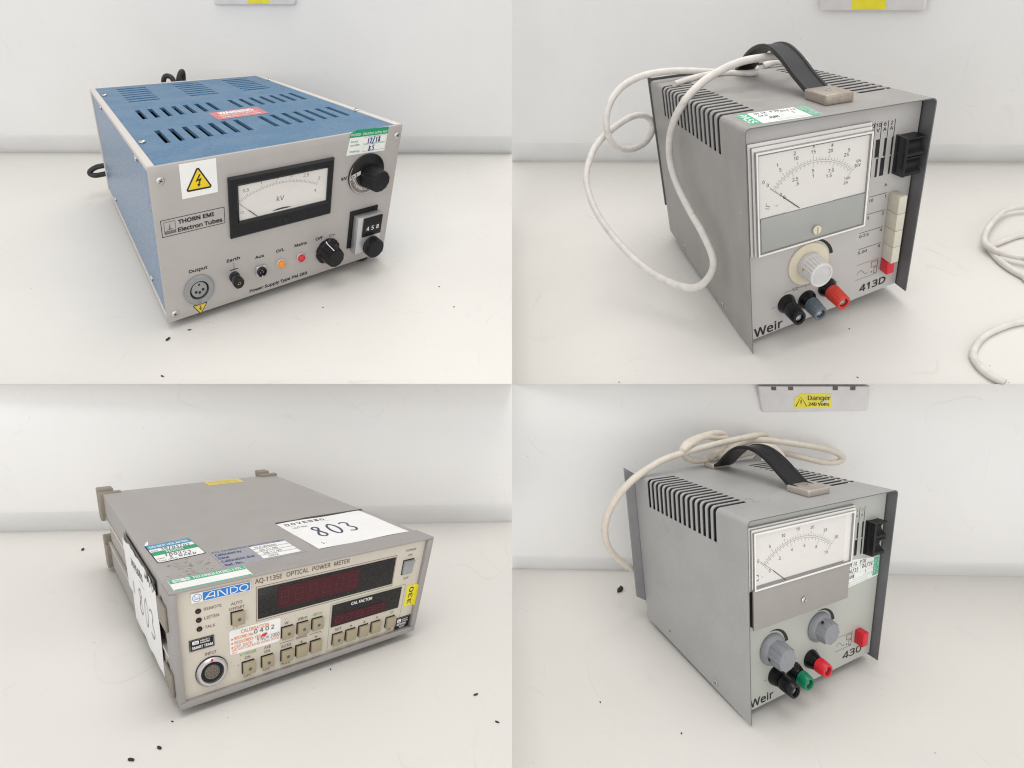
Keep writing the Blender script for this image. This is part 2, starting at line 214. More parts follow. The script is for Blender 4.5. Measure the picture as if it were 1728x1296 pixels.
# ------------------------------------------------------------------ lettering
FONT = None
try:
    p = os.path.join(bpy.utils.resource_path('LOCAL'), 'datafiles', 'fonts', 'NotoSansMath-Regular.woff2')
    if os.path.exists(p): FONT = bpy.data.fonts.load(p)
except Exception: FONT = None
_tc = {}; CAP = [None]
def glyphs(s, weight=0.0):
    """flat outline of a string, cap height 1, origin at the left end of the base line"""
    s = s.replace('·', '.'); k = s
    if k in _tc: return _tc[k]
    cu = bpy.data.curves.new('lettering', 'FONT'); cu.body = s; cu.size = 1.0; cu.resolution_u = 3; cu.fill_mode = 'BOTH'
    if FONT: cu.font = FONT
    o = bpy.data.objects.new('lettering', cu); C.objects.link(o)
    bpy.context.view_layer.update()
    me = o.evaluated_get(bpy.context.evaluated_depsgraph_get()).to_mesh()
    V = [(v.co.x, v.co.y) for v in me.vertices]; Fc = [tuple(p.vertices) for p in me.polygons]
    o.evaluated_get(bpy.context.evaluated_depsgraph_get()).to_mesh_clear()
    bpy.data.objects.remove(o); bpy.data.curves.remove(cu)
    if V:
        x0 = min(v[0] for v in V); x1 = max(v[0] for v in V); cap = CAP[0] or (max(v[1] for v in V))
        V = [((x - x0) / cap, y / cap) for x, y in V]; wd = (x1 - x0) / cap
    else: wd = 0
    _tc[k] = (V, Fc, wd); return _tc[k]

# ------------------------------------------------------------------ mesh builder in instrument units (100 = the width of the front)
CN = ['FBL', 'FBR', 'FTL', 'FTR', 'BBL', 'BBR', 'BTL', 'BTR']
UC = {'FTL': (0, 0, 1), 'FTR': (1, 0, 1), 'FBL': (0, 0, 0), 'FBR': (1, 0, 0), 'BTL': (0, 1, 1), 'BTR': (1, 1, 1), 'BBL': (0, 1, 0), 'BBR': (1, 1, 0)}
def shaper(k):
    """instrument units -> metres; the cases are old and not perfectly square"""
    I = INST[k]
    def f(p):
        u, v, z = p[0] / 100, p[1] / I['d'], p[2] / I['h']
        q = [p[0] / 100 - 0.5, p[1] / 100, p[2] / 100]
        for n in CN:
            a, b, g = UC[n]; wt = (u if a else 1 - u) * (v if b else 1 - v) * (z if g else 1 - z)
            for j in range(3): q[j] += wt * I['off'][n][j]
        return (q[0] * I['s'], q[1] * I['s'], q[2] * I['s'])
    return f
class MB:
    def __init__(s): s.v = []; s.f = []; s.m = []; s.mats = []
    def mi(s, name):
        if name not in s.mats: s.mats.append(name)
        return s.mats.index(name)
    def add(s, V, F, mname):
        o = len(s.v); i = s.mi(mname); s.v += [tuple(p) for p in V]
        for f in F: s.f.append(tuple(o + a for a in f)); s.m.append(i)
    def box(s, x0, x1, y0, y1, z0, z1, m, bevel=0.0, grid=1, seg=2):
        bm = bmesh.new(); bmesh.ops.create_cube(bm, size=1)
        for v in bm.verts: v.co = (x0 + (v.co.x + .5) * (x1 - x0), y0 + (v.co.y + .5) * (y1 - y0), z0 + (v.co.z + .5) * (z1 - z0))
        if bevel: bmesh.ops.bevel(bm, geom=bm.edges[:], offset=bevel, segments=seg, profile=0.5, affect='EDGES')
        if grid > 1:
            for ax, a, b in ((0, x0, x1), (1, y0, y1), (2, z0, z1)):
                if b - a < 12: continue
                for t in range(1, grid):
                    co = [0, 0, 0]; no = [0, 0, 0]; co[ax] = a + (b - a) * t / grid; no[ax] = 1
                    bmesh.ops.bisect_plane(bm, geom=bm.verts[:] + bm.edges[:] + bm.faces[:], plane_co=co, plane_no=no)
        bm.verts.index_update()
        s.add([tuple(v.co) for v in bm.verts], [tuple(v.index for v in f.verts) for f in bm.faces], m); bm.free()
    def loft(s, rings, m, cap=(True, True), closed=True):
        n = len(rings[0]); V = [p for r in rings for p in r]; F = []
        for i in range(len(rings) - 1):
            for j in range(n if closed else n - 1):
                k = (j + 1) % n; F.append((i * n + j, i * n + k, (i + 1) * n + k, (i + 1) * n + j))
        if cap[0]: F.append(tuple(range(n - 1, -1, -1)))
        if cap[1]: F.append(tuple((len(rings) - 1) * n + j for j in range(n)))
        s.add(V, F, m)
    def lathe(s, cx, cz, prof, m, n=40, mod=None, cap=(False, True)):
        """turned part on the front face, axis along y; prof = [(radius, y)] from the panel outward"""
        rings = []
        for r, y in prof:
            ring = []
            for j in range(n):
                a = -2 * math.pi * j / n; rr = r * (mod(a, y) if mod else 1)
                ring.append((cx + rr * math.cos(a), y, cz + rr * math.sin(a)))
            rings.append(ring)
        s.loft(rings, m, cap)
    def disc(s, c, r, axis, m, hgt=0.5, n=20, dome=0.5):
        """small domed head; axis 0/1/2 and sign through hgt"""
        rings = []
        for rr, hh in ((r, 0), (r, hgt * 0.45), (r * 0.8, hgt * 0.8), (r * 0.4, hgt)):
            ring = []
            for j in range(n):
                a = 2 * math.pi * j / n; p = [0, 0, 0]; i1, i2 = [(1, 2), (2, 0), (0, 1)][axis]
                if hgt < 0: a = -a
                p[i1] = c[i1] + rr * math.cos(a); p[i2] = c[i2] + rr * math.sin(a); p[axis] = c[axis] + hh; ring.append(tuple(p))
            rings.append(ring)
        s.loft(rings, m, (False, True))
    def tube(s, pts, r, m, n=14, cap=True, wob=0.0, sub=6):
        P = [Vector(p) for p in pts]; Q = []
        for i in range(len(P) - 1):
            p0 = P[max(0, i - 1)]; p1 = P[i]; p2 = P[i + 1]; p3 = P[min(len(P) - 1, i + 2)]
            for t in range(sub):
                u = t / sub; Q.append(0.5 * ((2 * p1) + (p2 - p0) * u + (2 * p0 - 5 * p1 + 4 * p2 - p3) * u * u + (3 * p1 - p0 - 3 * p2 + p3) * u ** 3))
        Q.append(P[-1])
        rings = []; up = None
        for i, q in enumerate(Q):
            t = (Q[min(i + 1, len(Q) - 1)] - Q[max(i - 1, 0)]).normalized()
            if up is None: up = t.orthogonal().normalized()
            up = (up - t * up.dot(t)).normalized(); sd = t.cross(up)
            rr = r[0] + (r[1] - r[0]) * i / (len(Q) - 1) if isinstance(r, tuple) else r
            rings.append([tuple(q + (up * math.cos(2 * math.pi * j / n) + sd * math.sin(2 * math.pi * j / n)) * rr) for j in range(n)])
        s.loft(rings, m, (cap, cap))
    def sheet(s, us, vs, f, hole, t, m, m_in=None, m_edge=None):
        """sheet metal: f(u, v, depth) -> point, cells for which hole() is true are punched out"""
        nu, nv = len(us), len(vs); V = []
        for lay in (0, t):
            for u in us:
                for v in vs: V.append(f(u, v, lay))
        A = lambda i, j, l: l * nu * nv + i * nv + j
        ok = lambda i, j: 0 <= i < nu - 1 and 0 <= j < nv - 1 and not hole((us[i] + us[i + 1]) / 2, (vs[j] + vs[j + 1]) / 2)
        Fo, Fi, Fe = [], [], []
        for i in range(nu - 1):
            for j in range(nv - 1):
                if not ok(i, j): continue
                Fo.append((A(i, j, 0), A(i + 1, j, 0), A(i + 1, j + 1, 0), A(i, j + 1, 0)))
                Fi.append((A(i, j, 1), A(i, j + 1, 1), A(i + 1, j + 1, 1), A(i + 1, j, 1)))
                for di, dj, a, b in ((-1, 0, (i, j + 1), (i, j)), (1, 0, (i + 1, j), (i + 1, j + 1)), (0, -1, (i, j), (i + 1, j)), (0, 1, (i + 1, j + 1), (i, j + 1))):
                    if not ok(i + di, j + dj): Fe.append((A(*b, 0), A(*a, 0), A(*a, 1), A(*b, 1)))
        o = len(s.v); s.v += V
        for F, mm in ((Fo, m), (Fi, m_in or m), (Fe, m_edge or m)):
            k = s.mi(mm)
            for q in F: s.f.append(tuple(o + a for a in q)); s.m.append(k)
    def build(s, name, parent=None, shape=None, smooth=True, label=None, angle=38):
        me = bpy.data.meshes.new(name)
        V = [shape(p) for p in s.v] if shape else s.v
        me.from_pydata(V, [], s.f)
        for n in s.mats: me.materials.append(MATS[n])
        me.polygons.foreach_set('material_index', s.m)
        if smooth:
            me.polygons.foreach_set('use_smooth', [True] * len(s.f)); me.update(); me.set_sharp_from_angle(angle=math.radians(angle))
        me.update()
        o = bpy.data.objects.new(name, me); C.objects.link(o)
        if parent: o.parent = parent
        if label: o['label'] = label
        return o
class Frame:
    """a flat printed face of an instrument: u to the right, v up, lift outward"""
    def __init__(s, mb, fn, step=0.07): s.mb = mb; s.fn = fn; s.step = step
    def poly(s, pts, m, lift=1): s.mb.add([s.fn(u, v, lift * s.step) for u, v in pts], [tuple(range(len(pts)))], m)
    def quad(s, u0, v0, u1, v1, m, lift=1, n=6):
        us = [u0 + (u1 - u0) * i / n for i in range(n + 1)]; vs = [v0 + (v1 - v0) * i / n for i in range(n + 1)]
        s.mb.add([s.fn(u, v, lift * s.step) for u in us for v in vs], [(i * (n + 1) + j, (i + 1) * (n + 1) + j, (i + 1) * (n + 1) + j + 1, i * (n + 1) + j + 1) for i in range(n) for j in range(n)], m)
    def rquad(s, u0, v0, u1, v1, r, m, lift=1):
        P = []
        for cx, cy, a0 in ((u1 - r, v1 - r, 0), (u0 + r, v1 - r, 90), (u0 + r, v0 + r, 180), (u1 - r, v0 + r, 270)):
            for k in range(5): a = math.radians(a0 + 22.5 * k); P.append((cx + r * math.cos(a), cy + r * math.sin(a)))
        s.poly(P, m, lift)
    def stroke(s, pts, w, m, lift=2, closed=False):
        P = list(pts) + ([pts[0]] if closed else [])
        V = []
        for i, p in enumerate(P):
            a = P[max(i - 1, 0)]; b = P[min(i + 1, len(P) - 1)]
            if closed and i in (0, len(P) - 1): a = P[-2]; b = P[1]
            dx, dy = b[0] - a[0], b[1] - a[1]; L = math.hypot(dx, dy) or 1
            nx, ny = -dy / L * w / 2, dx / L * w / 2
            V += [s.fn(p[0] + nx, p[1] + ny, lift * s.step), s.fn(p[0] - nx, p[1] - ny, lift * s.step)]
        s.mb.add(V, [(2 * i, 2 * i + 1, 2 * i + 3, 2 * i + 2) for i in range(len(P) - 1)], m)
    def rect(s, u0, v0, u1, v1, w, m, lift=2):
        for a in ((u0, v0, u1, v0 + w), (u0, v1 - w, u1, v1), (u0, v0 + w, u0 + w, v1 - w), (u1 - w, v0 + w, u1, v1 - w)): s.quad(*a, m, lift, 2)
    def ring(s, cu, cv, r0, r1, m, lift=1, a0=0, a1=360, n=40):
        V = []
        for i in range(n + 1):
            a = math.radians(a0 + (a1 - a0) * i / n)
            ri = r0(i / n) if callable(r0) else r0; ro = r1(i / n) if callable(r1) else r1
            V += [s.fn(cu + ri * math.cos(a), cv + ri * math.sin(a), lift * s.step), s.fn(cu + ro * math.cos(a), cv + ro * math.sin(a), lift * s.step)]
        s.mb.add(V, [(2 * i, 2 * i + 1, 2 * i + 3, 2 * i + 2) for i in range(n)], m)
    def dot(s, cu, cv, r, m, lift=2, n=16): s.poly([(cu + r * math.cos(2 * math.pi * i / n), cv + r * math.sin(2 * math.pi * i / n)) for i in range(n)], m, lift)
    def text(s, t, u, v, cap, m, lift=2, width=None, align='L', weight=0.0, slant=0.0, rot=0.0):
        V, F, wd = glyphs(t, weight)
        if not V: return
        sx = cap if width is None else width / wd
        W = wd * sx; off = {'L': 0, 'C': -W / 2, 'R': -W}[align]
        ca, sa = math.cos(math.radians(rot)), math.sin(math.radians(rot))
        dl = weight * 1.3 * cap
        for i, (ox, oy) in enumerate(((-dl, -dl), (dl, dl), (-dl, dl), (dl, -dl)) if weight > 0 else ((0, 0),)):   # heavier print
            P = []
            for x, y in V:
                a = x * sx + off + slant * y * cap + ox; b = y * cap + oy
                P.append(s.fn(u + a * ca - b * sa, v + a * sa + b * ca, (lift + i * .06) * s.step))
            s.mb.add(P, F, m)
    def bolt_sign(s, cu, cv, h, w, m_y='sign_yellow', lift=2, flip=1, plate=True):
        """yellow triangle with black border and lightning arrow"""
        T = lambda k: [(cu + x * w / 2 * k, cv + flip * y * h * k) for x, y in ((0, 0.62), (-1, -0.38), (1, -0.38))]
        def rounded(k, r):
            P = T(k); out = []
            for i in range(3):
                p = Vector(P[i]); a = (Vector(P[i - 1]) - p).normalized(); b = (Vector(P[(i + 1) % 3]) - p).normalized()
                for t in range(5):
                    q = t / 4; A = p + a * r * (1 - q); B_ = p + b * r * q; out.append(tuple(A * 1 + (B_ - p)))
            return out
        s.poly(rounded(1.0, h * 0.10), 'black_ink', lift); s.poly(rounded(0.80, h * 0.03), m_y, lift + 1)
        bolt = [(0.05, 0.30), (-0.16, -0.02), (0.03, 0.02), (-0.03, -0.14), (-0.09, -0.12), (-0.02, -0.27), (0.09, -0.14), (0.03, -0.15), (0.15, 0.12), (-0.02, 0.08), (0.12, 0.28)]
        s.poly([(cu + x * h * 0.85, cv + flip * y * h * 0.92) for x, y in bolt], 'black_ink', lift + 2)
def _cap():
    _tc.clear(); cu = bpy.data.curves.new('lettering', 'FONT'); cu.body = 'H'; cu.size = 1.0
    if FONT: cu.font = FONT
    o = bpy.data.objects.new('lettering', cu); C.objects.link(o); bpy.context.view_layer.update()
    e = o.evaluated_get(bpy.context.evaluated_depsgraph_get()); me = e.to_mesh(); h = max(v.co.y for v in me.vertices); e.to_mesh_clear()
    bpy.data.objects.remove(o); bpy.data.curves.remove(cu); return h
CAP[0] = _cap()
def front(mb, y): return Frame(mb, lambda u, v, l: (u, y - l, v))
def topf(mb, z): return Frame(mb, lambda u, v, l: (u, v, z + l))
def leftf(mb, x): return Frame(mb, lambda u, v, l: (x - l, -u, v))      # u grows toward the front, u = -y
def thing(k, name, label, cat):
    I = INST[k]; o = bpy.data.objects.new(name, None); C.objects.link(o)
    R = Matrix(I['rot']).to_4x4(); o.matrix_world = Matrix.Translation(I['loc']) @ R
    o.empty_display_size = 0.02; o['label'] = label; o['category'] = cat; return o
def tag(o, label, cat, group=None):
    o['label'] = label; o['category'] = cat
    if group: o['group'] = group
    return o
def lin(a, b, n): return [a + (b - a) * i / n for i in range(n + 1)]
def merge(*ls):
    L = sorted(x for l in ls for x in l); o = [L[0]]
    for x in L[1:]:
        if x - o[-1] > 1e-4: o.append(x)
    return o
def screw(name, parent, SH, c, r, axis, hgt, cross=True, m='chrome', slot='black_ink'):
    b = MB(); b.disc(c, r, axis, m, hgt, 20)
    top = hgt * 1.04 + (0.04 if hgt > 0 else -0.04)
    i1, i2 = [(1, 2), (2, 0), (0, 1)][axis]
    for k, (du, dv) in enumerate(((1, 0.16), (0.16, 1)) if cross else ((1.5, 0.2),)):
        ang = 0.5; P = []
        for a, d in ((-1, -1), (1, -1), (1, 1), (-1, 1)):
            x, y = a * du * r * 0.55, d * dv * r * 0.55; x, y = x * math.cos(ang) - y * math.sin(ang), x * math.sin(ang) + y * math.cos(ang)
            p = [0, 0, 0]; p[i1] = c[i1] + x; p[i2] = c[i2] + y; p[axis] = c[axis] + top + (0.03 if hgt > 0 else -0.03) * k; P.append(tuple(p))
        b.add(P, [(0, 1, 2, 3) if hgt > 0 else (3, 2, 1, 0)], slot)
    return b.build(name, parent, SH)

# ------------------------------------------------------------------ the setting: four bays of white bench against white wall
def patch(name, q, m, kind='structure', back=(0, 0, 0), n=16, label=None):
    """slab with its visible face on the four corners q and its body pushed along 'back'"""
    q = [Vector(p) for p in q]; V = []; Fc = []
    for i in range(n + 1):
        for j in range(n + 1):
            u, v = i / n, j / n; V.append(tuple((q[0] * (1 - u) + q[1] * u) * (1 - v) + (q[3] * (1 - u) + q[2] * u) * v))
    I = lambda i, j: i * (n + 1) + j
    for i in range(n):
        for j in range(n): Fc.append((I(i, j), I(i + 1, j), I(i + 1, j + 1), I(i, j + 1)))
    bk = Vector(back); o = len(V); cs = [I(0, 0), I(n, 0), I(n, n), I(0, n)]
    V += [tuple(Vector(V[c]) + bk) for c in cs]
    Fc += [(o + 3, o + 2, o + 1, o)]
    for a, side in enumerate(([I(i, 0) for i in range(n + 1)], [I(n, j) for j in range(n + 1)], [I(n - i, n) for i in range(n + 1)], [I(0, n - j) for j in range(n + 1)])):
        Fc.append(tuple([o + a] + [o + (a + 1) % 4] + side[::-1]))
    b = MB(); b.add(V, Fc, m); ob = b.build(name, smooth=False); ob['kind'] = kind
    if label: ob['label'] = label
    return ob
for k, B in BAYS.items():
    bl, br, fr, fl = B['bench']
    patch('bench_top', [fl, fr, br, bl], 'bench_laminate', back=(0, 0.0113, -0.0041))
    q = [Vector(p) for p in B['wall']]; hh, tt = {1: (0.046, 0.021), 2: (0.054, 0.024), 3: (0.024, 0.011), 4: (0.023, 0.010)}[k]
    # painted wall whose foot is undercut and runs up into the face with a soft curve
    nrm = (q[1] - q[0]).cross(q[3] - q[0]); nrm = Vector((0, nrm.y, nrm.z)).normalized()
    if nrm.y > 0: nrm = -nrm
    prof = [(0, 0), (.25, .30), (.5, .60), (.7, .80), (.85, .92), (1.0, .98), (1.2, 1.0)]
    V = []; nu = 20; rows = 0
    L = ((q[3] - q[0]).length + (q[2] - q[1]).length) / 2
    ws = [(a * hh / L, b * tt) for a, b in prof] + [(1.2 * hh / L + (1 - 1.2 * hh / L) * i / 12, tt) for i in range(1, 13)]
    for (v, t) in ws:
        for i in range(nu + 1):
            u = i / nu; p = (q[0] * (1 - u) + q[1] * u) * (1 - v) + (q[3] * (1 - u) + q[2] * u) * v
            keep = 1 - max(0, (v - .8) / .2)          # the face runs back to the edge of the bench above
            V.append(tuple(p + nrm * t * (keep if k > 2 else 1)))
    n1 = len(V); V += [(p[0], p[1] + 0.0188, p[2] - 0.0068) for p in V]
    W_ = nu + 1; Fc = []
    for r in range(len(ws) - 1):
        for i in range(nu):
            f = (r * W_ + i, r * W_ + i + 1, (r + 1) * W_ + i + 1, (r + 1) * W_ + i); Fc += [f, tuple(n1 + a for a in f[::-1])]
    R_ = len(ws) - 1
    for r in range(R_):
        for a, b_ in ((r * W_, (r + 1) * W_), ((r + 1) * W_ + nu, r * W_ + nu)): Fc.append((a, b_, n1 + b_, n1 + a))
    for i in range(nu):
        for a, b_ in ((i + 1, i), (R_ * W_ + i, R_ * W_ + i + 1)): Fc.append((a, b_, n1 + b_, n1 + a))
    b = MB(); b.add(V, Fc, 'wall_paint'); si = b.mi('wall_foot_grey')
    for i in range(5 * nu * 2): b.m[i] = si          # slightly darker grey on the lowest rows of the wall
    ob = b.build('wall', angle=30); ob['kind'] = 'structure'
WALL_OUT = {1: 0.0212, 2: 0.0242, 3: 0.011, 4: 0.0032}
for k in (3, 4):      # narrow shelf lip between the top of a lower wall and the front edge of the bench above
    q = BAYS[k]['ledge']; o = MB(); V = [tuple(p) for p in q]; V += [(p[0], p[1], p[2] - .0001) for p in q]
    o.add(V, [(3, 2, 1, 0), (4, 5, 6, 7), (0, 1, 5, 4), (1, 2, 6, 5), (2, 3, 7, 6), (3, 0, 4, 7)], 'bench_laminate'); ob = o.build('shelf_lip', smooth=False); ob['kind'] = 'structure'
def onwall(k, u, v, lift):
    a, b_, c_, d_ = [Vector(p) for p in BAYS[k]['wall']]
    p = (a * (1 - u) + b_ * u) * (1 - v) + (d_ * (1 - u) + c_ * u) * v
    n = (b_ - a).cross(d_ - a).normalized()
    if n.y > 0: n = -n
    return tuple(p + n * (lift + WALL_OUT[k]))
# ------------------------------------------------------------------ wall sockets
def wall_socket(k, q, label):
    """moulded plate; q = wall positions of its top left, top right, bottom left and bottom right corners"""
    root = bpy.data.objects.new('wall_socket', None); C.objects.link(root); root.location = onwall(k, *q[2], 0)
    root.empty_display_size = 0.02; tag(root, label, 'wall socket')
    tl, tr, bl, br = [Vector(onwall(k, *p, 0)) - root.location for p in q]; nn = (br - bl).cross(tl - bl).normalized()
    if nn.y > 0: nn = -nn
    fn = lambda u, v, l: tuple((bl * (1 - u) + br * u) * (1 - v) + (tl * (1 - u) + tr * u) * v + nn * l)
    def ring(i, l, r):
        P = []
        for cx, cy, a0 in ((1 - i - r * .25, 1 - i, 0), (i + r * .25, 1 - i, 90), (i + r * .25, i * 2 + r, 180), (1 - i - r * .25, i * 2 + r, 270)):
            for t in range(4):
                a = math.radians(a0 + 30 * t)
                P.append(fn(cx + r * .25 * math.cos(a), min(1, cy + (r * math.sin(a) if cy < .9 else 0)), l))
        return P
    h = (tl - bl).length
    b = MB(); b.loft([ring(0, .0002, .10), ring(0, h * .14, .10), ring(.008, h * .19, .09), ring(.016, h * .20, .08)], 'socket_white', (False, False))
    R_ = ring(.016, h * .20, .08); n0 = len(b.v); c0 = fn(.5, .5, h * .20); b.add(R_ + [c0], [(a, (a + 1) % len(R_), len(R_)) for a in range(len(R_))], 'socket_white')
    b.build('plate', root, angle=25)
    return root, (lambda u, v, l: fn(u, v, h * .20 + l))
r4, fn4 = wall_socket(4, ((.3623, .9965), (.509, .9965), (.3671, .867), (.507, .8741)), 'white double socket with four dark slots and a torn yellow danger sticker')
for u in (.118, .273, .672, .827):
    b = MB(); F4 = Frame(b, fn4, 0.0003); F4.quad(u, .845, u + .046, 1.0 if u > .5 else .985, 'slot_dark', 1, 2); b.build('pin_slot', r4, smooth=False)
b = MB(); F4 = Frame(b, fn4, 0.0003)
F4.poly([(.318, .13), (.662, .165), (.668, .735), (.375, .70), (.365, .62), (.333, .58), (.318, .43)], 'tape_yellow', 1)
F4.stroke([(.332, .215), (.384, .59), (.434, .215)], .010, 'black_ink', 2, True); F4.stroke([(.384, .47), (.381, .33)], .009, 'black_ink', 2); F4.dot(.382, .275, .006, 'black_ink', 2, 8)
def wtext(F, t, u, v, cap, width, m):
    V, Fc, wd = glyphs(t)
    for i, o in enumerate((-.0016, 0, .0016)): F.mb.add([F.fn(u + x / wd * width + o, v + y * cap, (2 + i * .05) * F.step) for x, y in V], Fc, m)
wtext(F4, 'Danger', .448, .46, .175, .205, 'black_ink'); wtext(F4, '240 Volts', .45, .235, .13, .19, 'black_ink')
F4.poly([(.575, .345), (.62, .36), (.645, .42), (.615, .47), (.585, .43)], 'socket_white', 3); F4.poly([(.612, .60), (.646, .59), (.655, .68), (.632, .67)], 'socket_white', 3)
b.build('danger_sticker', r4, smooth=False)
for k, q, ya, yb, lab in ((1, ((.6183, .7424), (.7238, .7428), (.6196, .6451), (.7221, .6456)), .415, .685, 'white wall socket at the top edge, above the blue power supply'), (2, ((.5755, .7578), (.7033, .7535), (.5824, .659), (.7046, .6561)), .33, .655, 'white wall socket at the top edge, above the case with the white knob')):
    rt, fn = wall_socket(k, q, lab)
    b = MB(); Fk = Frame(b, fn, 0.0003); Fk.quad(ya, .07, yb, .6, 'tape_yellow', 1, 2); b.build('danger_sticker', rt, smooth=False)

# ================================================================== 1. blue high-voltage supply
H, D = INST[1]['h'], INST[1]['d']; SH = shaper(1)
T1 = thing(1, 'power_supply', 'blue hammered metal power supply with a grey front and black framed meter', 'power supply')
b = MB(); b.box(0, 100, 0, 1.6, 0, H, 'panel_grey', 0.18, 20)
f = front(b, 0)
f.rect(2.0, 33.3, 25.1, 39.5, .22, 'black_ink', 1)
f.text('THORN EMI', 8.1, 37.0, 1.35, 'black_ink', 1, 12.9, weight=.055); f.text('Electron Tubes', 7.8, 34.2, 1.35, 'black_ink', 1, 16.2, weight=.05)
f.rect(3.0, 34.2, 7.1, 38.6, .16, 'grey_ink', 1); f.quad(3.2, 34.4, 6.9, 35.3, 'grey_ink', 1, 2); f.text('THORN EMI', 3.5, 34.6, .5, 'panel_grey', 2, 3.1)
f.poly([(4.75, 36), (5.0, 38), (5.25, 36), (6.3, 35.75), (3.7, 35.75)], 'grey_ink', 2)
tx = lambda t, u0, u1, v, cap=1.15, w=.042: f.text(t, u0, v, cap, 'black_ink', 1, u1 - u0, weight=w)
tx('Output', 10, 17.1, 17.4); tx('Earth', 24.9, 30.2, 17.4); tx('Aux', 36.6, 40.3, 15.5); tx('O/L', 45.7, 49.1, 15.6); tx('Mains', 53.9, 59.4, 15.7); tx('Off', 63.6, 66.9, 15.9); tx('On', 70.1, 73.0, 15.8, 1.05, .004); tx('kV', 73.8, 76.3, 39.4, 1.25)
tx('Power Supply Type PM 28B', 33.9, 60.2, 1.6, 1.2)
f.stroke([(27.65, 16.6), (27.65, 14.0)], .18, 'black_ink', 1); f.quad(26.0, 13.6, 29.2, 13.95, 'black_ink', 1, 1)
b.build('front_panel', T1, SH)
# case: frame rails, side plates, rear plate
b = MB()
b.box(0, 2.7, 1.7, D - 1.6, H - 1.6, H, 'cream_trim', 0.15, 10); b.box(97.3, 100, 1.7, D - 1.6, H - 1.6, H, 'cream_trim', 0.15, 10)
b.box(0.2, 2.7, 1.7, D - 1.6, 0.3, 2.2, 'cream_trim', 0.1, 8); b.box(97.3, 99.8, 1.7, D - 1.6, 0.3, 2.2, 'cream_trim', 0.1, 8)
b.box(0, 100, D - 1.55, D, 0.5, H, 'cream_trim', 0.15, 10); b.box(2.8, 97.2, 1.75, D - 1.7, 0.5, 1.4, 'inside_grey', 0, 4)
b.build('frame', T1, SH)
for x0, x1 in ((0.55, 1.5), (98.5, 99.45)):
    b = MB(); b.box(x0, x1, 1.75, D - 1.7, -0.4, H - 1.65, 'blue_hammer_side_lit', 0.08, 14); b.build('side_panel', T1, SH)
# top plate, punched
slots = []
for y0, y1 in ((31.5, 54.5), (79.0, 99.5)):
    for i in range(7):
        for x0 in (12.0, 56.4): slots.append((x0 + i * 5.52, x0 + i * 5.52 + 2.2, y0, y1))
louv = []
for x0 in (13, 43.6, 73):
    for i in range(7): louv.append((x0, x0 + 15.2, 120 + i * 6.1, 122.6 + i * 6.1))
holes = slots + louv
us = merge(lin(2.85, 97.15, 30), [a for s in holes for a in s[:2]]); vs = merge(lin(1.8, D - 1.7, 40), [a for s in holes for a in s[2:]])
inh = lambda u, v: any(s[0] < u < s[1] and s[2] < v < s[3] for s in holes)
b = MB(); b.sheet(us, vs, lambda u, v, d: (u, v, H - 0.25 - d), inh, 1.3, 'blue_hammer', 'dark_inside', 'blue_hammer')
for s in louv:   # pressed louvre blades just under the openings
    b.add([(s[0], s[2], H - 1.6), (s[1], s[2], H - 1.6), (s[1], s[3], H - .55), (s[0], s[3], H - .55)], [(0, 1, 2, 3)], 'blue_hammer')
for s in slots:   # tongue pressed down from the left edge of every slot
    b.add([(s[0], s[2] + .3, H - 1.0), (s[0] + 1.45, s[2] + .9, H - 2.5), (s[0] + 1.45, s[3] - .9, H - 2.5), (s[0], s[3] - .3, H - 1.0)], [(0, 1, 2, 3)], 'louvre_dust')
b.build('top_panel', T1, SH)
b = MB(); b.box(3, 97, 4, 116, 49, 50, 'dark_inside', 0, 4); b.box(3, 97, 117, D - 3, 44, 45, 'dark_inside', 0, 4); b.build('inner_plate', T1, SH)
for c in ((4.6, 143.5), (4.6, 37.4), (97.6, 145.4), (97.8, 38)): screw('screw', T1, SH, (c[0], c[1], H - 0.1), 1.25, 2, 0.9)
for c in ((27.8, 55.0), (128.8, 55.2), (32, 5.2), (136.5, 5.5)): screw('screw', T1, SH, (0.5, c[0], c[1]), 1.2, 0, -0.9)
for c in ((3.7, 53.2), (3.2, 3.0), (97.9, 53.8)): screw('screw', T1, SH, (c[0], 0, c[1]), 1.45, 1, -0.7)
for x, y in ((9, 24), (91.5, 6), (9, D - 9), (91.5, D - 9)):
    b = MB(); b.loft([[(x + 3 * math.cos(a * .3142), y + 3 * math.sin(a * .3142), z) for a in range(20)] for z in (-3.0, 0.45)], 'rubber'); b.build('foot', T1, SH)
# stickers
b = MB(); f = front(b, 0); f.quad(10.3, 45.4, 23.1, 57.5, 'label_white', 1); f.bolt_sign(16.5, 50.7, 8.4, 9.8); b.build('warning_sticker', T1, SH, smooth=False, label='square white sticker with a yellow high voltage triangle')
b = MB(); f = front(b, 0); f.bolt_sign(13.1, 2.1, 4.5, 6.2, 'pale_yellow', 1, -1); b.build('warning_sticker', T1, SH, smooth=False, label='small inverted yellow high voltage triangle')
b = MB(); f = front(b, 0)
f.poly([(75.0, 49.3), (92.7, 48.5), (93.3, 58.1), (78.6, 58.9), (76.3, 58.0)], 'label_white', 1)
f.poly([(75.6, 56.15), (93.2, 55.35), (93.35, 58.1), (78.6, 58.9), (76.3, 58.0)], 'label_green', 2)
f.text('PASSED - Electrical safety test', 76.4, 56.7, .95, 'white_ink', 3, 16.4, weight=.01, rot=-2.6)
f.text('Do not', 76.5, 54.1, .75, 'label_green', 2, 3.2, rot=-2.6, weight=.01); f.text('use after:', 76.4, 52.7, .75, 'label_green', 2, 4.4, rot=-2.6, weight=.01); f.text('Tested by:', 76.2, 50.2, .75, 'label_green', 2, 4.6, rot=-2.6, weight=.01)
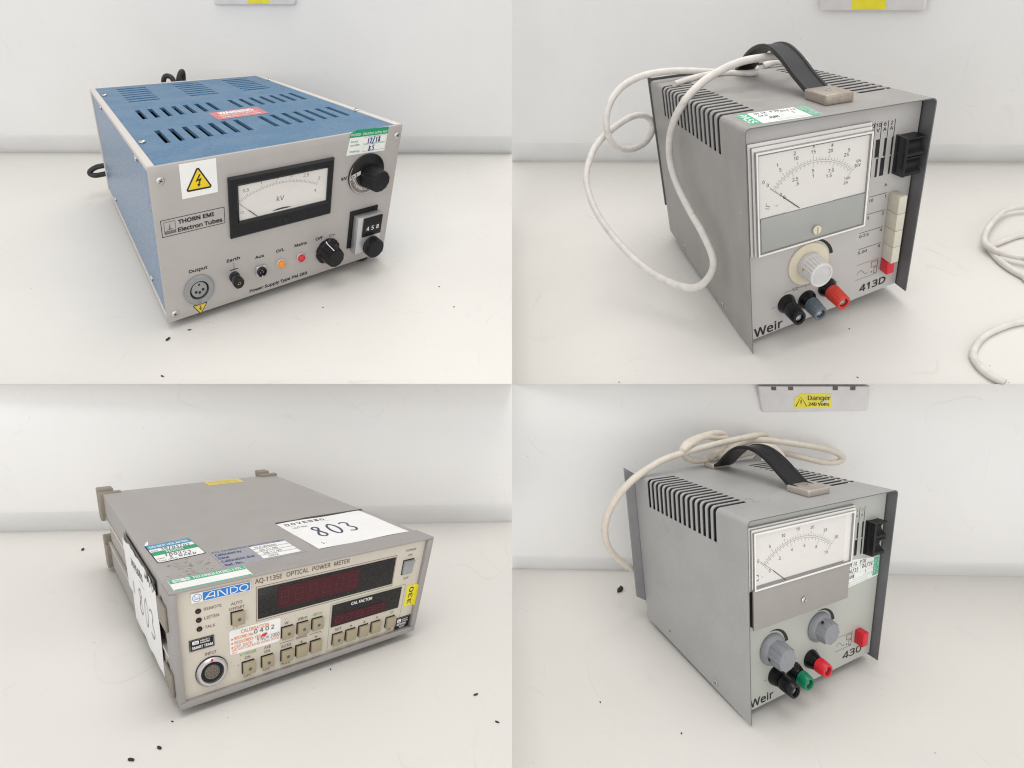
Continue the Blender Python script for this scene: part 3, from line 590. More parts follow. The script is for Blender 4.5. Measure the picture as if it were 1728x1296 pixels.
for v in (52.4, 49.4):
    f.stroke([(82.2, v + .4), (92.4, v - .05), (92.6, v + 2.6), (82.4, v + 3.05)], .13, 'mint_green', 2, True)
def scribble(f, paths, u, v, su, sv, w, m, lift=3, shear=0.0):
    for P in paths: f.stroke([(u + (x + shear * y) * su, v + y * sv) for x, y in P], w, m, lift)
DIG = {'0': [[(.5, 1), (.2, .8), (.1, .4), (.3, .05), (.6, .05), (.85, .4), (.8, .8), (.5, 1)]], '1': [[(.3, .75), (.55, 1), (.5, 0)]], '2': [[(.1, .75), (.35, 1), (.75, .9), (.7, .55), (.1, .02), (.9, .05)]],
 '3': [[(.1, .85), (.45, 1), (.75, .8), (.4, .52), (.8, .3), (.5, 0), (.1, .1)]], '4': [[(.6, 1), (.1, .35), (.9, .38)], [(.65, .65), (.6, 0)]], '5': [[(.85, 1), (.3, .97), (.25, .55), (.7, .55), (.75, .15), (.4, 0), (.1, .1)]],
 '6': [[(.7, 1), (.25, .6), (.15, .2), (.45, 0), (.75, .2), (.6, .45), (.2, .35)]], '7': [[(.1, .95), (.85, .95), (.4, 0)]], '8': [[(.6, .55), (.2, .8), (.5, 1), (.8, .8), (.35, .45), (.15, .2), (.5, 0), (.8, .2), (.55, .52)]], '9': [[(.8, .8), (.45, 1), (.2, .75), (.5, .55), (.8, .75), (.6, 0)]],
 '/': [[(.05, -.2), (.8, 1.25)]], 'U': [[(.1, 1), (.15, .2), (.45, 0), (.75, .3), (.8, 1)]], 'S': [[(.8, .9), (.4, 1), (.2, .75), (.75, .35), (.5, 0), (.1, .1)]], 'B': [[(.15, 0), (.2, 1), (.7, .85), (.25, .52), (.8, .28), (.15, 0)]], 'K': [[(.15, 0), (.2, 1)], [(.8, .95), (.25, .5), (.8, 0)]], 'P': [[(.2, 0), (.2, 1), (.75, .85), (.65, .5), (.2, .45)]], 'L': [[(.2, 1), (.2, 0), (.75, .05)]], 'E': [[(.8, .95), (.2, 1), (.2, 0), (.8, .03)], [(.2, .5), (.65, .52)]], 'R': [[(.2, 0), (.2, 1), (.75, .8), (.25, .5), (.85, 0)]], 'M': [[(.1, 0), (.2, 1), (.5, .4), (.8, 1), (.9, 0)]], 'A': [[(.1, 0), (.5, 1), (.9, 0)], [(.3, .4), (.7, .4)]], 'I': [[(.5, 1), (.5, 0)]], 'W': [[(.05, 1), (.3, 0), (.5, .7), (.7, 0), (.95, 1)]], 'T': [[(.05, .95), (.95, 1)], [(.5, 1), (.45, 0)]], 'N': [[(.1, 0), (.15, 1), (.8, .1), (.85, 1)]], 'D': [[(.15, 0), (.2, 1), (.8, .7), (.7, .2), (.15, 0)]], 'C': [[(.85, .85), (.5, 1), (.15, .5), (.45, 0), (.85, .15)]], 'J': [[(.8, 1), (.75, .2), (.45, 0), (.15, .25)]], ' ': []}
def hand(f, s, u, v, cw, ch, w, m, lift=3, slant=.12):
    for i, c in enumerate(s): scribble(f, DIG[c], u + i * cw, v, cw * .82, ch, w, m, lift, slant)
hand(f, '12/18', 83.9, 52.7, 1.25, 2.1, .42, 'navy_ink'); hand(f, 'BS', 84.9, 49.6, 1.5, 2.1, .42, 'navy_ink')
b.build('test_sticker', T1, SH, smooth=False)
b = MB(); f = topf(b, H - .25); f.quad(40, 58.5, 63.3, 74.6, 'warning_red', 1)
f.text('WARNING', 43.6, 68.2, 4.6, 'white_ink', 2, 16.0, weight=.03); f.text('MAINS SUPPLY BEFORE', 42.6, 64.4, 2.0, 'white_ink', 2, 18.0, weight=.01); f.text('DISCONNECT', 43.6, 66.6, 1.0, 'white_ink', 2, 16)
f.text('REMOVING THIS COVER', 43, 60.6, 2.2, 'white_ink', 2, 17.5, weight=.01)
b.build('warning_label', T1, SH, smooth=False)
# meter
def mframe(b, o, i, y0, y1, yi, m, chamfer=0.7):
    """bezel: outer rectangle o and window i = (x0, x1, z0, z1); from y0 on the panel to y1 in front, sloping in to yi at the window"""
    R = lambda r, y, s=0: [(r[0] + s, y, r[2] + s), (r[1] - s, y, r[2] + s), (r[1] - s, y, r[3] - s), (r[0] + s, y, r[3] - s)]
    b.loft([R(o, y0), R(o, y1 + chamfer), R(o, y1, chamfer), R(i, y1, -0.9), R(i, yi), R(i, y0 - .05)], m, (False, False))
b = MB(); mframe(b, (26.7, 69.3, 26.9, 49.9), (30.4, 67.1, 32.9, 46.3), 0.0, -1.9, -1.0, 'black_plastic'); mt = b.build('meter', T1, SH, angle=20)
b = MB(); f = front(b, -0.1); f.quad(29.9, 32.4, 67.5, 46.7, 'dial_card', 1)
cx, cz, R = 47.0, 9.6, 34.1
A = lambda t: math.radians(121.5 - (121.5 - 63.2) * t)
def tick(f, cx, cz, R0, R1, a, w, m): f.stroke([(cx + R0 * math.cos(a), cz + R0 * math.sin(a)), (cx + R1 * math.cos(a), cz + R1 * math.sin(a))], w, m, 2)
for i in range(61):
    L = 1.5 if i % 10 == 0 else (1.0 if i % 2 == 0 else .7); tick(f, cx, cz, R, R + L, A(i / 60), .10, 'grey_ink')
for t, s in ((1 / 6, '0·5'), (2 / 6, '1'), (3 / 6, '1·5'), (4 / 6, '2'), (5 / 6, '2·5'), (1, '3')):
    f.text(s, cx + (R + 2.5) * math.cos(A(t)), cz + (R + 2.2) * math.sin(A(t)), 1.25, 'grey_ink', 2, None, 'C', slant=.12)
f.text('kV', 45.6, 37.0, 1.9, 'grey_ink', 2, 3.1, slant=.12, weight=-.004)
f.rect(31.2, 35.4, 32.3, 36.2, .1, 'grey_ink', 2); f.text('4', 61.6, 37.4, 1.2, 'grey_ink', 2); f.text('- -', 62.6, 36.6, .4, 'grey_ink', 2, 1)
f.quad(29.9, 32.4, 67.5, 33.5, 'label_white', 3); f.ring(48, 25.6, 8.1, 8.35, 'black_ink', 4, 75, 105)
f.poly([(43.6, 33.5), (45.5, 34.0), (48, 34.2), (50.4, 34.0), (52.2, 33.5)], 'black_ink', 2)
b.build('dial', mt, SH, smooth=False)
b = MB(); f = front(b, -0.55); f.stroke([(30.5, 39.6), (34.2, 36.2)], .12, 'black_ink', 1); f.stroke([(34.2, 36.2), (37.6, 33.1)], .3, 'black_ink', 1); b.build('needle', mt, SH, smooth=False)
b = MB(); b.lathe(49.3, 29.1, [(1.25, -1.9), (1.25, -2.15), (1.1, -2.25)], 'black_gloss', 24); b.box(48.4, 50.2, -2.32, -2.2, 28.95, 29.25, 'dark_inside'); b.build('screw', mt, SH)
b = MB(); b.add([(30.2, -0.95, 32.7), (67.3, -0.95, 32.7), (67.3, -0.95, 46.5), (30.2, -0.95, 46.5)], [(0, 1, 2, 3)], 'acrylic_clear'); b.build('glass', mt, SH, smooth=False)
# range dial and knob
flute = lambda k, d: (lambda a, y: 1 - d * (0.5 + 0.5 * math.cos(k * a)) ** 6)
b = MB(); b.lathe(85.1, 40.2, [(8.3, 0.0), (8.3, -.9), (7.9, -1.1)], 'black_gloss', 56)
f = front(b, -1.1); f.ring(85.1, 40.2, 5.0, 7.85, 'skirt_ring', 1, 186, 330); f.ring(85.1, 40.2, 7.85, 8.15, 'satin_metal', 1, 150, 340); f.poly([(77.3, 39.0), (82, 40.6), (82, 42.2), (77.4, 40.9)], 'cream_trim', 2)
f.text('0-1', 77.8, 39.55, 1.2, 'black_ink', 3, 2.6, weight=.02, rot=14)
for i in range(9):
    a = math.radians(196 + i * 14); f.text('0123456789'[i], 85.1 + 6.0 * math.cos(a), 40.2 + 6.0 * math.sin(a), 1.5, 'cream_trim', 2, None, 'C', rot=math.degrees(a) - 180, weight=.03)
rd = b.build('range_dial', T1, SH)
b = MB(); b.lathe(86.9, 38.9, [(5.0, -1.2), (5.0, -2.0), (4.7, -3.2), (4.35, -10.2), (4.1, -10.8), (3.6, -10.95)], 'black_plastic', 96, flute(12, .05)); b.build('knob', rd, SH)
# ten-turn counting dial
b = MB(); b.box(79.4, 93.2, -.55, 0.05, 7.8, 24.8, 'black_plastic', .1); cdl = b.build('counting_dial', T1, SH)
b = MB(); b.box(81.2, 93.6, -5.6, -.6, 6.2, 22.8, 'silver_face', .35); b.build('housing', cdl, SH)
b = MB(); b.box(83.7, 93.0, -6.5, -5.65, 13.9, 22.3, 'black_plastic', .15); f = front(b, -6.5); f.quad(84.5, 16.0, 92.4, 19.0, 'display_black', 1, 2)
for i, d in enumerate('458'): f.text(d, 85.3 + i * 2.5, 16.6, 1.7, 'white_ink', 2, weight=.015)
b.build('counter', cdl, SH)
b = MB(); b.lathe(89.2, 8.7, [(4.2, -5.6), (4.2, -6.6), (4.1, -10.8), (3.8, -11.3), (3.2, -11.4)], 'black_plastic', 96, flute(18, .04)); b.build('knob', cdl, SH)
# switch knob with pointer line
b = MB(); b.lathe(69.6, 9.8, [(5.5, 0.0), (5.5, -1.4), (5.2, -1.8), (4.4, -2.6), (3.8, -10.0), (3.55, -10.6), (3.2, -10.7)], 'black_gloss', 96, flute(10, .05))
pth = [(5.25, -1.82), (4.45, -2.65), (3.9, -10.1)]; aa = math.radians(108)
V = []
for r_, y in pth:
    for s_ in (-.2, .2): V.append((69.6 + (r_ + .12) * math.cos(aa) - s_ * math.sin(aa), y - .06, 9.8 + (r_ + .12) * math.sin(aa) + s_ * math.cos(aa)))
b.add(V, [(1, 0, 2, 3), (3, 2, 4, 5)], 'white_ink'); b.build('power_knob', T1, SH)
for x, mm in ((47.5, 'lens_amber'), (56.7, 'lens_red')):
    b = MB(); b.lathe(x, 10.5, [(1.95, 0), (1.95, -.8), (1.75, -.9)], 'satin_metal', 24); lm = b.build('indicator_lamp', T1, SH, label='amber indicator lamp' if mm == 'lens_amber' else 'red indicator lamp')
    b = MB(); b.lathe(x, 10.5, [(1.6, -.85), (1.6, -1.8), (1.35, -2.4), (1.1, -2.5), (1.0, -2.2), (.6, -2.3)], mm, 24); b.build('lens', lm, SH)
b = MB(); b.box(36.6, 40.6, -1.3, 0, 8.2, 12.4, 'satin_metal', .25); ax = b.build('aux_socket', T1, SH)
b = MB(); b.lathe(38.7, 10.2, [(1.95, -1.3), (1.95, -2.9), (1.5, -3.0), (1.45, -2.2)], 'black_plastic', 28); f = front(b, -2.25)
for a in (90, 200, 340): f.dot(38.7 + .7 * math.cos(math.radians(a)), 10.2 + .7 * math.sin(math.radians(a)), .18, 'chrome', 1, 8)
b.box(38.4, 39.0, -3.02, -2.2, 8.2, 8.9, 'satin_metal'); b.build('insert', ax, SH)
b = MB(); b.lathe(27.5, 10.9, [(2.05, 0), (2.1, -1.5), (1.7, -2.0), (1.75, -2.3), (2.15, -4.2), (2.15, -7.6), (1.85, -8.1), (.75, -8.1), (.7, -7.2)], 'black_gloss', 48, lambda a, y: 1 - .05 * (0.5 + 0.5 * math.cos(8 * a)) if y < -2.2 else 1)
f = front(b, -7.6); f.ring(27.5, 10.9, .38, .66, 'brass', 1); b.build('earth_terminal', T1, SH)
b = MB(); b.lathe(13.2, 9.9, [(5.9, 0), (5.9, -.9), (5.5, -1.3), (3.85, -1.3), (3.75, -1.2), (3.7, .0)], 'socket_grey', 48, cap=(False, False)); xs = b.build('output_socket', T1, SH)
b = MB(); b.lathe(13.2, 9.9, [(3.69, -.02), (3.2, -.02), (3.15, -.05)], 'dark_inside', 40); b.lathe(13.15, 10.1, [(3.05, -.06), (3.05, -.85), (2.9, -.95)], 'socket_grey', 40)
f = front(b, -.95)
for x, z, mm in ((13.2, 12.2, 'brass'), (11.8, 9.5, None), (13.2, 9.0, None), (14.6, 9.9, None)):
    if mm: f.dot(x, z, .52, mm, 1)
    f.dot(x, z, .42 if mm else .55, 'dark_inside', 2)
b.build('insert', xs, SH)
b = MB(); f = front(b, -1.3); f.ring(12.9, 5.2, .48, .62, 'grey_ink', 1, n=20); b.build('latch', xs, SH, smooth=False)
# black mains lead looped behind
b = MB()
for L in CABLE_C: b.tube(L, 1.5, 'cable_black', 12)
b.tube([(42.53, 176.4, 53), (44, 176, 30), (30, 175, 14), (5, 173.5, 14.5)], 1.5, 'cable_black', 12); b.tube([(55, 180.4, 52.7), (52, 177, 25), (48.5, 173, 20), (48.5, 172.5, 54)], 1.5, 'cable_black', 12)
o = b.build('power_cable', None, SH); o.matrix_world = T1.matrix_world; tag(o, 'black mains cable looped up behind the blue power supply', 'cable')
# ================================================================== 2 and 4. bench supplies in folded grey covers
def folded_cover(T, SH, H, D, mt_out, slots, sx, sz, rad, marks=None):
    """sheet bent over the top: u runs up the left side, across the top and down the right side"""
    arc = rad * math.pi / 2; L1 = H - rad; L2 = L1 + arc; L3 = L2 + 100 - 2 * rad; L4 = L3 + arc; L5 = L4 + L1
    def f(u, v, d):
        if u <= L1: return (d, v, u)
        if u <= L2:
            a = (u - L1) / rad; r = rad - d; return (rad - r * math.cos(a), v, H - rad + r * math.sin(a))
        if u <= L3: return (rad + u - L2, v, H - d)
        if u <= L4:
            a = (u - L3) / rad; r = rad - d; return (100 - rad + r * math.sin(a), v, H - rad + r * math.cos(a))
        return (100 - d, v, H - rad - (u - L4))
    ua, ub = sz, L2 + (sx - rad); uc, ud = L3 - (sx - rad), L5 - sz
    us = merge(lin(0, L1, 14), lin(L1, L2, 8), lin(L2, L3, 16), lin(L3, L4, 8), lin(L4, L5, 14), [ua, ub, uc, ud])
    vs = merge(lin(0, D, 24), [a for s in slots for a in s])
    hole = lambda u, v: (ua < u < ub or uc < u < ud) and any(s[0] < v < s[1] for s in slots)
    b = MB(); b.sheet(us, vs, f, hole, .55, mt_out, 'cover_inside', 'cover_inside')
    if marks: marks(b)
    return b.build('cover', T, SH)
def strap_handle(T, SH, prof_l, prof_r, blocks, H, m_fit, th=2.3):
    root = None
    b = MB(); n = len(prof_l)
    # smooth the two edges
    def cr(P, sub=5):
        Q = []
        for i in range(len(P) - 1):
            p0, p1, p2, p3 = [Vector((q[0], q[1], 0)) for q in (P[max(0, i - 1)], P[i], P[i + 1], P[min(len(P) - 1, i + 2)])]
            for t in range(sub):
                u = t / sub; Q.append(0.5 * ((2 * p1) + (p2 - p0) * u + (2 * p0 - 5 * p1 + 4 * p2 - p3) * u * u + (3 * p1 - p0 - 3 * p2 + p3) * u ** 3))
        Q.append(Vector((P[-1][0], P[-1][1], 0))); return Q
    C_ = cr(prof_l); rings = []
    for i, q in enumerate(C_):
        t = (C_[min(i + 1, len(C_) - 1)] - C_[max(i - 1, 0)]).normalized(); nn = Vector((-t.y, t.x, 0)) * (-1 if t.x < 0 else 1)
        if nn.y < 0: nn = -nn
        ring = []
        for x, o in ((52.9, -.5), (53.4, .25), (54.6, .25), (55.3, -.45), (63.9, -.45), (64.6, .25), (65.8, .25), (66.3, -.5), (66.1, -th), (53.1, -th)):
            ring.append((x, q.x + nn.x * o, q.y + nn.y * o))
        rings.append(ring)
    b.loft(rings, 'strap_black'); st = b.build('handle', T, SH, angle=30)
    for (y0, y1, z1) in blocks:
        b = MB(); b.box(52.0, 67.2, y0, y1, H - .05, H + z1, m_fit, .9, seg=3); fb = b.build('handle_end', st, SH)
        screw('screw', fb, SH, (59.6, (y0 + y1) / 2 + .6, H + z1 - .15), 1.8, 2, .7, False, 'socket_grey')
    return st
def binding_post(T, SH, x, z, y0, y1, r0, m_cap, lab, bevel=.9, flutes=16, depth=.05):
    b = MB(); b.lathe(x, z, [(r0 * 1.32, y0), (r0 * 1.3, y0 - 1.2), (r0 * .95, y0 - 5.2), (r0 * .55, y0 - 5.25)], 'black_gloss', 40); p = b.build('binding_post', T, SH, label=lab)
    b = MB(); b.lathe(x, z, [(r0 * .6, y0 - 5.0), (r0 * .6, y0 - 7)], 'satin_metal', 20); b.build('stem', p, SH)
    b = MB(); L = y1 - (y0 - 6); b.lathe(x, z, [(r0 * .7, y0 - 5.9), (r0 * 1.02, y0 - 6.1), (r0 * 1.03, y0 - 8), (r0 * .90, y1 + .3), (r0 * .84, y1), (r0 * .60, y1), (r0 * .56, y1 + 3.2), (r0 * .3, y1 + 3.3)], m_cap, 80, flute(flutes, depth) if depth else None)
    b.lathe(x, z, [(r0 * .42, y1 + 3.3), (r0 * .42, y1 + 1.6), (r0 * .3, y1 + 1.5), (r0 * .28, y1 + 2.6)], 'satin_metal', 18, cap=(False, True)); b.build('cap', p, SH)
def acrylic(T, SH, steps, z_open, m='acrylic_wall'):
    """stepped clear housing: steps = [(x0, x1, z0, z1, y)] from the panel to the front face"""
    b = MB(); R = lambda s, i=0: [(s[0] + i, s[4], s[2] + i), (s[1] - i, s[4], s[2] + i), (s[1] - i, s[4], s[3] - i), (s[0] + i, s[4], s[3] - i)]
    for p, q in zip(steps, steps[1:]):
        if p[4] == q[4]: b.loft([R(p), R(q)], 'acrylic_edge_highlight', (False, False)); continue
        same = p[:4] == q[:4]
        b.loft([R(p), R(q)], m if same else 'acrylic_edge_highlight', (False, False))
        if same:
            for y in (p[4] - .12, q[4] + .16): b.loft([R((p[0] - .04, p[1] + .04, p[2] - .04, p[3] + .04, y)), R((p[0] - .04, p[1] + .04, p[2] - .04, p[3] + .04, y - .22))], 'acrylic_line', (False, False))
    b.loft([R(steps[-1]), R(steps[-1], 1.0)], 'acrylic_edge_highlight', (False, False)); b.loft([R(steps[-1], 1.0), [(x, z_open, z) for x, y, z in R(steps[-1], 1.25)]], 'acrylic_line', (False, False)); o = b.build('housing', T, SH, smooth=False)
    return o
def moving_coil(f, cx, cz, R, a0, a1, up, lo, m='grey_ink'):
    A = lambda t: math.radians(a0 + (a1 - a0) * t)
    f.ring(cx, cz, R - .12, R, m, 2, a0, a1, 60); f.ring(cx, cz, R - 1.0, R - .88, m, 2, a0, a1, 60)
    nU, eU = up; nL, eL = lo
    def tk(r0, r1, a, w=.13): f.stroke([(cx + r0 * math.cos(a), cz + r0 * math.sin(a)), (cx + r1 * math.cos(a), cz + r1 * math.sin(a))], w, m, 2)
    for i in range(nU + 1): tk(R, R + (2.6 if i % eU == 0 else 1.3), A(i / nU))
    for i in range(nL + 1): tk(R - 1 - (2.6 if i % eL == 0 else 1.3), R - 1, A(i / nL))
    return A
def mains_symbol(f, x0, x1, zt, zb, sx0, sx1, tilde, w=.3):
    f.quad(x0, zt, x1, zt + w * .8, 'grey_ink', 1, 2); f.quad(x0 - (1 if x0 < 71 else 0), zb, x1 - .3, zb + w * .8, 'grey_ink', 1, 2)
    hh = zt - zb
    f.rect(sx0, zb + hh * .53, sx1, zb + hh * .92, w, 'black_ink', 1); f.rect(sx0 + (sx1 - sx0) * .5, zb + hh * .06, sx1, zb + hh * .47, w, 'black_ink', 1); f.dot(sx0 + .7, zb + hh * .22, .45, 'black_ink', 1)
    a, b_ = tilde; f.stroke([(a + (b_ - a) * t / 16, zb + hh * .42 + hh * .17 * math.sin(-.3 + 2 * math.pi * t / 16 * .95 + math.pi * 0)) for t in range(17)], w, 'grey_ink', 1)
def rocker_pair(T, SH, x0, x1, z0, z1, yb, yf):
    """black two-rocker selector with a scooped front"""
    zm = (z0 + z1) / 2; prof = [(yb, z0), (yf + .9, z0), (yf, z0 + 1.0)]
    b = MB(); b.loft([[(x, y, z) for y, z in [(yb, z0), (yf, z0 + .3), (yf, z1 - .3), (yb, z1)]] for x in (x0, x0 + 1.4)], 'black_gloss'); sw = b.build('range_switch', T, SH, smooth=False)
    for a, c in ((z0 + .4, zm - .3), (zm + .3, z1 - .4)):
        P = [(yb, a), (yf + .2, a), (yf + .2, a + 1.2)]
        for t in range(9): P.append((yf + .2 + 3.4 * math.sin(math.pi * t / 8) ** .8, a + 1.6 + (c - a - 2.4) * t / 8))
        P += [(yf + .2, c - .4), (yf + .2, c), (yb, c)]
        b = MB(); b.loft([[(x, y, z) for y, z in P] for x in (x0 + 1.45, x1)], 'black_plastic'); b.build('rocker', sw, SH, angle=50)

# ---- 2: the one with the white knob
H, D = INST[2]['h'], INST[2]['d']; SH = shaper(2)
T2 = thing(2, 'bench_power_supply', 'grey bench power supply with a white knob on a cream disc', 'power supply')
def marks2(b):
    f = leftf(b, 0); f.stroke([(-3.0, 84.6), (-1.2, 82.6), (-.2, 81.4)], .22, 'rust_mark', 1); f.dot(-9.3, 77.5, .45, 'label_white', 1, 8)
    rn = random.Random(8)
    for i in range(30): f.dot(-rn.uniform(8, 160), rn.uniform(12, 95), .08 + .14 * rn.random(), 'stain_brown', 1, 6)
def marks4(b):
    f = topf(b, H)
    for P in ([(22.6, 27.5), (24.2, 29.5), (24.6, 27.2), (26.0, 28.6), (25.4, 25.6), (27.2, 26.8)], [(23.5, 24.0), (24.6, 22.0), (27.0, 21.2)], [(31, 20.4), (32.2, 20.2)]): f.stroke(P, .28, 'rust_mark', 1)
    rn = random.Random(5)
    for i in range(26): f.dot(rn.gauss(45, 3.2), rn.gauss(34, 3), .10 + rn.random() * .16, 'stain_brown', 1, 7)
    f = leftf(b, 0)
    for i in range(24): f.dot(-rn.uniform(6, 95), rn.uniform(12, 80), .08 + .12 * rn.random(), 'stain_brown', 1, 6)
folded_cover(T2, SH, H, D, 'weir_grey', [(37.6 + 7.72 * i - 2.1, 37.6 + 7.72 * i + 1.7) for i in range(15)], 20.5, 100, 2.8, marks2)
PY = 10.0
b = MB(); b.box(1.3, 98.7, PY, PY + 1.5, 1.2, H - 1.3, 'weir_panel', 0, 20); f = front(b, PY)
f.text('Weir', 5.6, 2.1, 5.4, 'black_ink', 1, 18.6, weight=.026); f.text('413D', 75.0, 5.0, 4.7, 'black_ink', 1, 16.6, weight=.03)
for i, (z, n1, n2, xa) in enumerate(((67.2, '1', '10', 75.3), (56.7, '2', '5', 75.3), (46.0, '4', '0-7·5', 71.5), (35.4, '6', '5·00', 71.5))):
    f.quad(xa, z, 85.5, z + .3, 'black_ink', 1, 2); f.text(n1, 85.3, z - 2.6, 1.7, 'black_ink', 1, None, 'R', weight=.02); f.text(n2, xa + .1, z - 3.0, 1.7, 'black_ink', 1, None if i < 2 else 5.6, weight=.02)
mains_symbol(f, 71.5, 85.5, 24.8, 14.5, 80.9, 85.1, (72.1, 79.2))
f.text('A', 83.6, 71.6, 1.7, 'black_ink', 1, weight=.02)
for x in (74.6, 78.2, 81.9, 85.5): f.quad(x - .18, 78.6, x + .18, 109, 'black_ink', 1, 2)
for xr, t1, t2 in ((74.3, '30', 'V'), (77.9, '10', 'V'), (81.5, '6', 'A'), (85.1, '2', 'A')):
    f.text(t1, xr - 1.3, 106.4, 1.9, 'black_ink', 1, None, 'C', weight=.02); f.text(t2, xr - 1.3, 103.6, 1.9, 'black_ink', 1, None, 'C', weight=.02)
for x, wu, wl in ((78.2, 2.2, 1.1), (81.9, 1.2, 2.2), (85.5, .8, .8)):
    f.quad(x - wu, 89.8, x, 99.6, 'black_ink', 2, 2); f.quad(x - wl, 78.6, x, 88.9, 'black_ink', 2, 2)
f.stroke([(25.9, 22.6), (25.9, 24.1), (30.2, 24.1)], .25, 'black_ink', 1); f.stroke([(34.6, 24.0), (42.5, 23.9)], .25, 'black_ink', 1); f.stroke([(39.4, 23.9), (39.4, 22.4)], .25, 'black_ink', 1)
f.text('V/2', 30.6, 23.1, 1.9, 'black_ink', 1, 3.6, weight=.01); f.quad(17.2, 16.7, 19.6, 16.95, 'grey_ink', 1, 1); f.text('+', 58.6, 18.0, 1.8, 'grey_ink', 1)
f.ring(40.3, 37.8, lambda t: 13.4, lambda t: 13.5 + 2.0 * (1 - t) ** .6, 'black_ink', 1, 6, 95)
b.build('front_panel', T2, SH)
b = MB(); b.box(2, 98, PY + 1.6, D - 2, 2.0, 3.0, 'inside_grey', 0, 4); b.box(2, 98, D - 2.5, D - .6, 2.0, H - 1.3, 'flange_dark', 0, 8); b.box(2.4, 97.6, PY + 6, D - 5, 3.1, H - 2.4, 'dark_inside', 0, 6); b.build('chassis', T2, SH)  # includes a black box added close under the cover to darken the slots
b = MB()
for sgn in (0, 1):
    X = lambda x: x if not sgn else 100 - x
    P = [(X(.9), D + .3), (X(-1.0), D + 1.0), (X(-1.0), D + 2.4), (X(.9), D + 1.7)]
    b.loft([[(x, y, z) for x, y in (P if not sgn else P[::-1])] for z in (22.5, 60, 95, H + 2.5)], 'flange_dark')
b.box(.95, 99.05, D + .35, D + 1.6, 22.5, H + 1.6, 'flange_dark', 0, 8); b.box(8, 92, D + 1.7, D + 9, 30, H - 6, 'flange_dark', .5); b.build('rear_flange', T2, SH)
for y, z in ((50.3, 4.4), (132, 7.6)): screw('screw', T2, SH, (0, y, z), 1.6, 0, -1.0)
for x, y in ((12, 40), (88, 40), (12, D - 12), (92, D - 12)):
    b = MB(); b.loft([[(x + 3 * math.cos(a * .3142), y + 3 * math.sin(a * .3142), z) for a in range(20)] for z in (-1.2, 2.0)], 'rubber'); b.build('foot', T2, SH)
strap_handle(T2, SH, [(38, 123.2), (43, 123.8), (52, 127.0), (62, 130.9), (72, 135.6), (81.5, 139.3), (92, 142.2), (104, 142.9), (116, 141.0), (128, 137.0), (140, 130.6), (150, 124.2), (158, 123.0)], None, ((19.2, 44.0, 5.2), (150.5, 166, 4.6)), H, 'fitting_worn')
b = MB(); f = topf(b, H)
f.poly([(6.9, 30.3), (5.6, 6.4), (6.3, 5.5), (41.9, 3.2), (42.7, 4.0), (44.4, 27.0), (43.7, 27.9), (7.7, 31.0)], 'label_white', 1)
f.poly([(7.0, 30.1), (5.8, 6.5), (6.4, 5.8), (11.9, 5.5), (13.5, 30.2), (7.8, 30.7)], 'mint_green', 2); f.poly([(38.8, 27.9), (37.4, 3.9), (41.7, 3.5), (42.4, 4.1), (44.1, 27.0), (43.5, 27.6)], 'mint_green', 2)
f.text('PASS', 7.6, 28.0, 4.2, 'white_ink', 3, 20, rot=-93.5, weight=.02); f.text('ELECTRICAL', 41.5, 26.6, 1.7, 'white_ink', 3, 21.5, rot=-93.5, weight=.01); f.text('SAFETY TEST', 39.3, 26.6, 1.6, 'white_ink', 3, 21.5, rot=-93.5, weight=.01)
hand(f, 'UEIR PSU', 16.0, 24.5, 1.75, 3.6, .35, 'pen_blue'); hand(f, '06/26', 29.4, 22.0, 1.7, 3.6, .35, 'pen_blue'); hand(f, '4KD', 15.6, 18.6, 1.9, 3.4, .35, 'pen_blue'); hand(f, 'JWM', 18.6, 12.3, 2.0, 3.8, .5, 'black_ink'); hand(f, 'S', 33, 16.0, 1.7, 3.2, .35, 'pen_blue')
for a in ((14, 23.6, 28, 22.7), (13.8, 17.6, 37.6, 15.9), (28.4, 29.0, 27.3, 11.6), (13.6, 11.4, 37, 9.9), (28, 20.4, 38, 19.6)): f.stroke([a[:2], a[2:]], .12, 'mint_green', 2)
for v in (9.0, 7.6, 6.4): f.text('electrical equipment test record keep', 21, v, .75, 'mint_green', 2, 15, rot=-4)
b.build('test_sticker', T2, SH, smooth=False)
# meter
b = MB(); b.box(9, 69.4, 5.2, PY - .05, 55, 104.6, 'label_white', 0, 10); mt = b.build('meter', T2, SH)
acrylic(mt, SH, [(4.5, 72.0, 52.6, 110.0, PY), (4.5, 72.0, 52.6, 110.0, 8.4), (6.0, 71.2, 53.2, 108.4, 8.2), (6.0, 71.2, 53.2, 108.4, 6.4), (7.2, 70.6, 53.6, 106.6, 6.2), (7.2, 70.6, 53.6, 106.6, 3.6)], 4.4)
b = MB(); f = front(b, 5.2); f.quad(9.0, 73.2, 69.4, 104.6, 'dial_card', 1)
A = moving_coil(f, 39.6, 67.6, 29.6, 139.5, 42.5, (30, 5), (20, 5), 'grey_ink')
def lab(f, s, t, R, cap=1.7, m='black_ink', w=.012, al='C'): f.text(s, 39.6 + R * math.cos(A(t)), 67.6 + R * math.sin(A(t)) - cap * .4, cap, m, 2, None, al, weight=w)
for t, s1, s2 in ((0, '0', '0'), (1 / 6, '5', '1'), (2 / 6, '10', '2'), (.5, '15', '3'), (4 / 6, '20', '4'), (5 / 6, '25', '5')):
    lab(f, s1, t, 33.9); lab(f, s2, t, 36.6 if .2 < t < .9 else 36.9)
for t, s1, s2 in ((0, '0', '0'), (.25, '2·5', '·5'), (.5, '5', '1'), (.75, '7·5', '1·5')): lab(f, s1, t, 24.3); lab(f, s2, t, 21.6)
for t_, u_, v_ in (('6A', 64.4, 91.3), ('30V', 63.9, 89.0), ('10V', 58.6, 83.2), ('2A', 58.0, 80.9)): f.text(t_, u_, v_, 1.5, 'black_ink', 2, None, 'C', weight=.008)
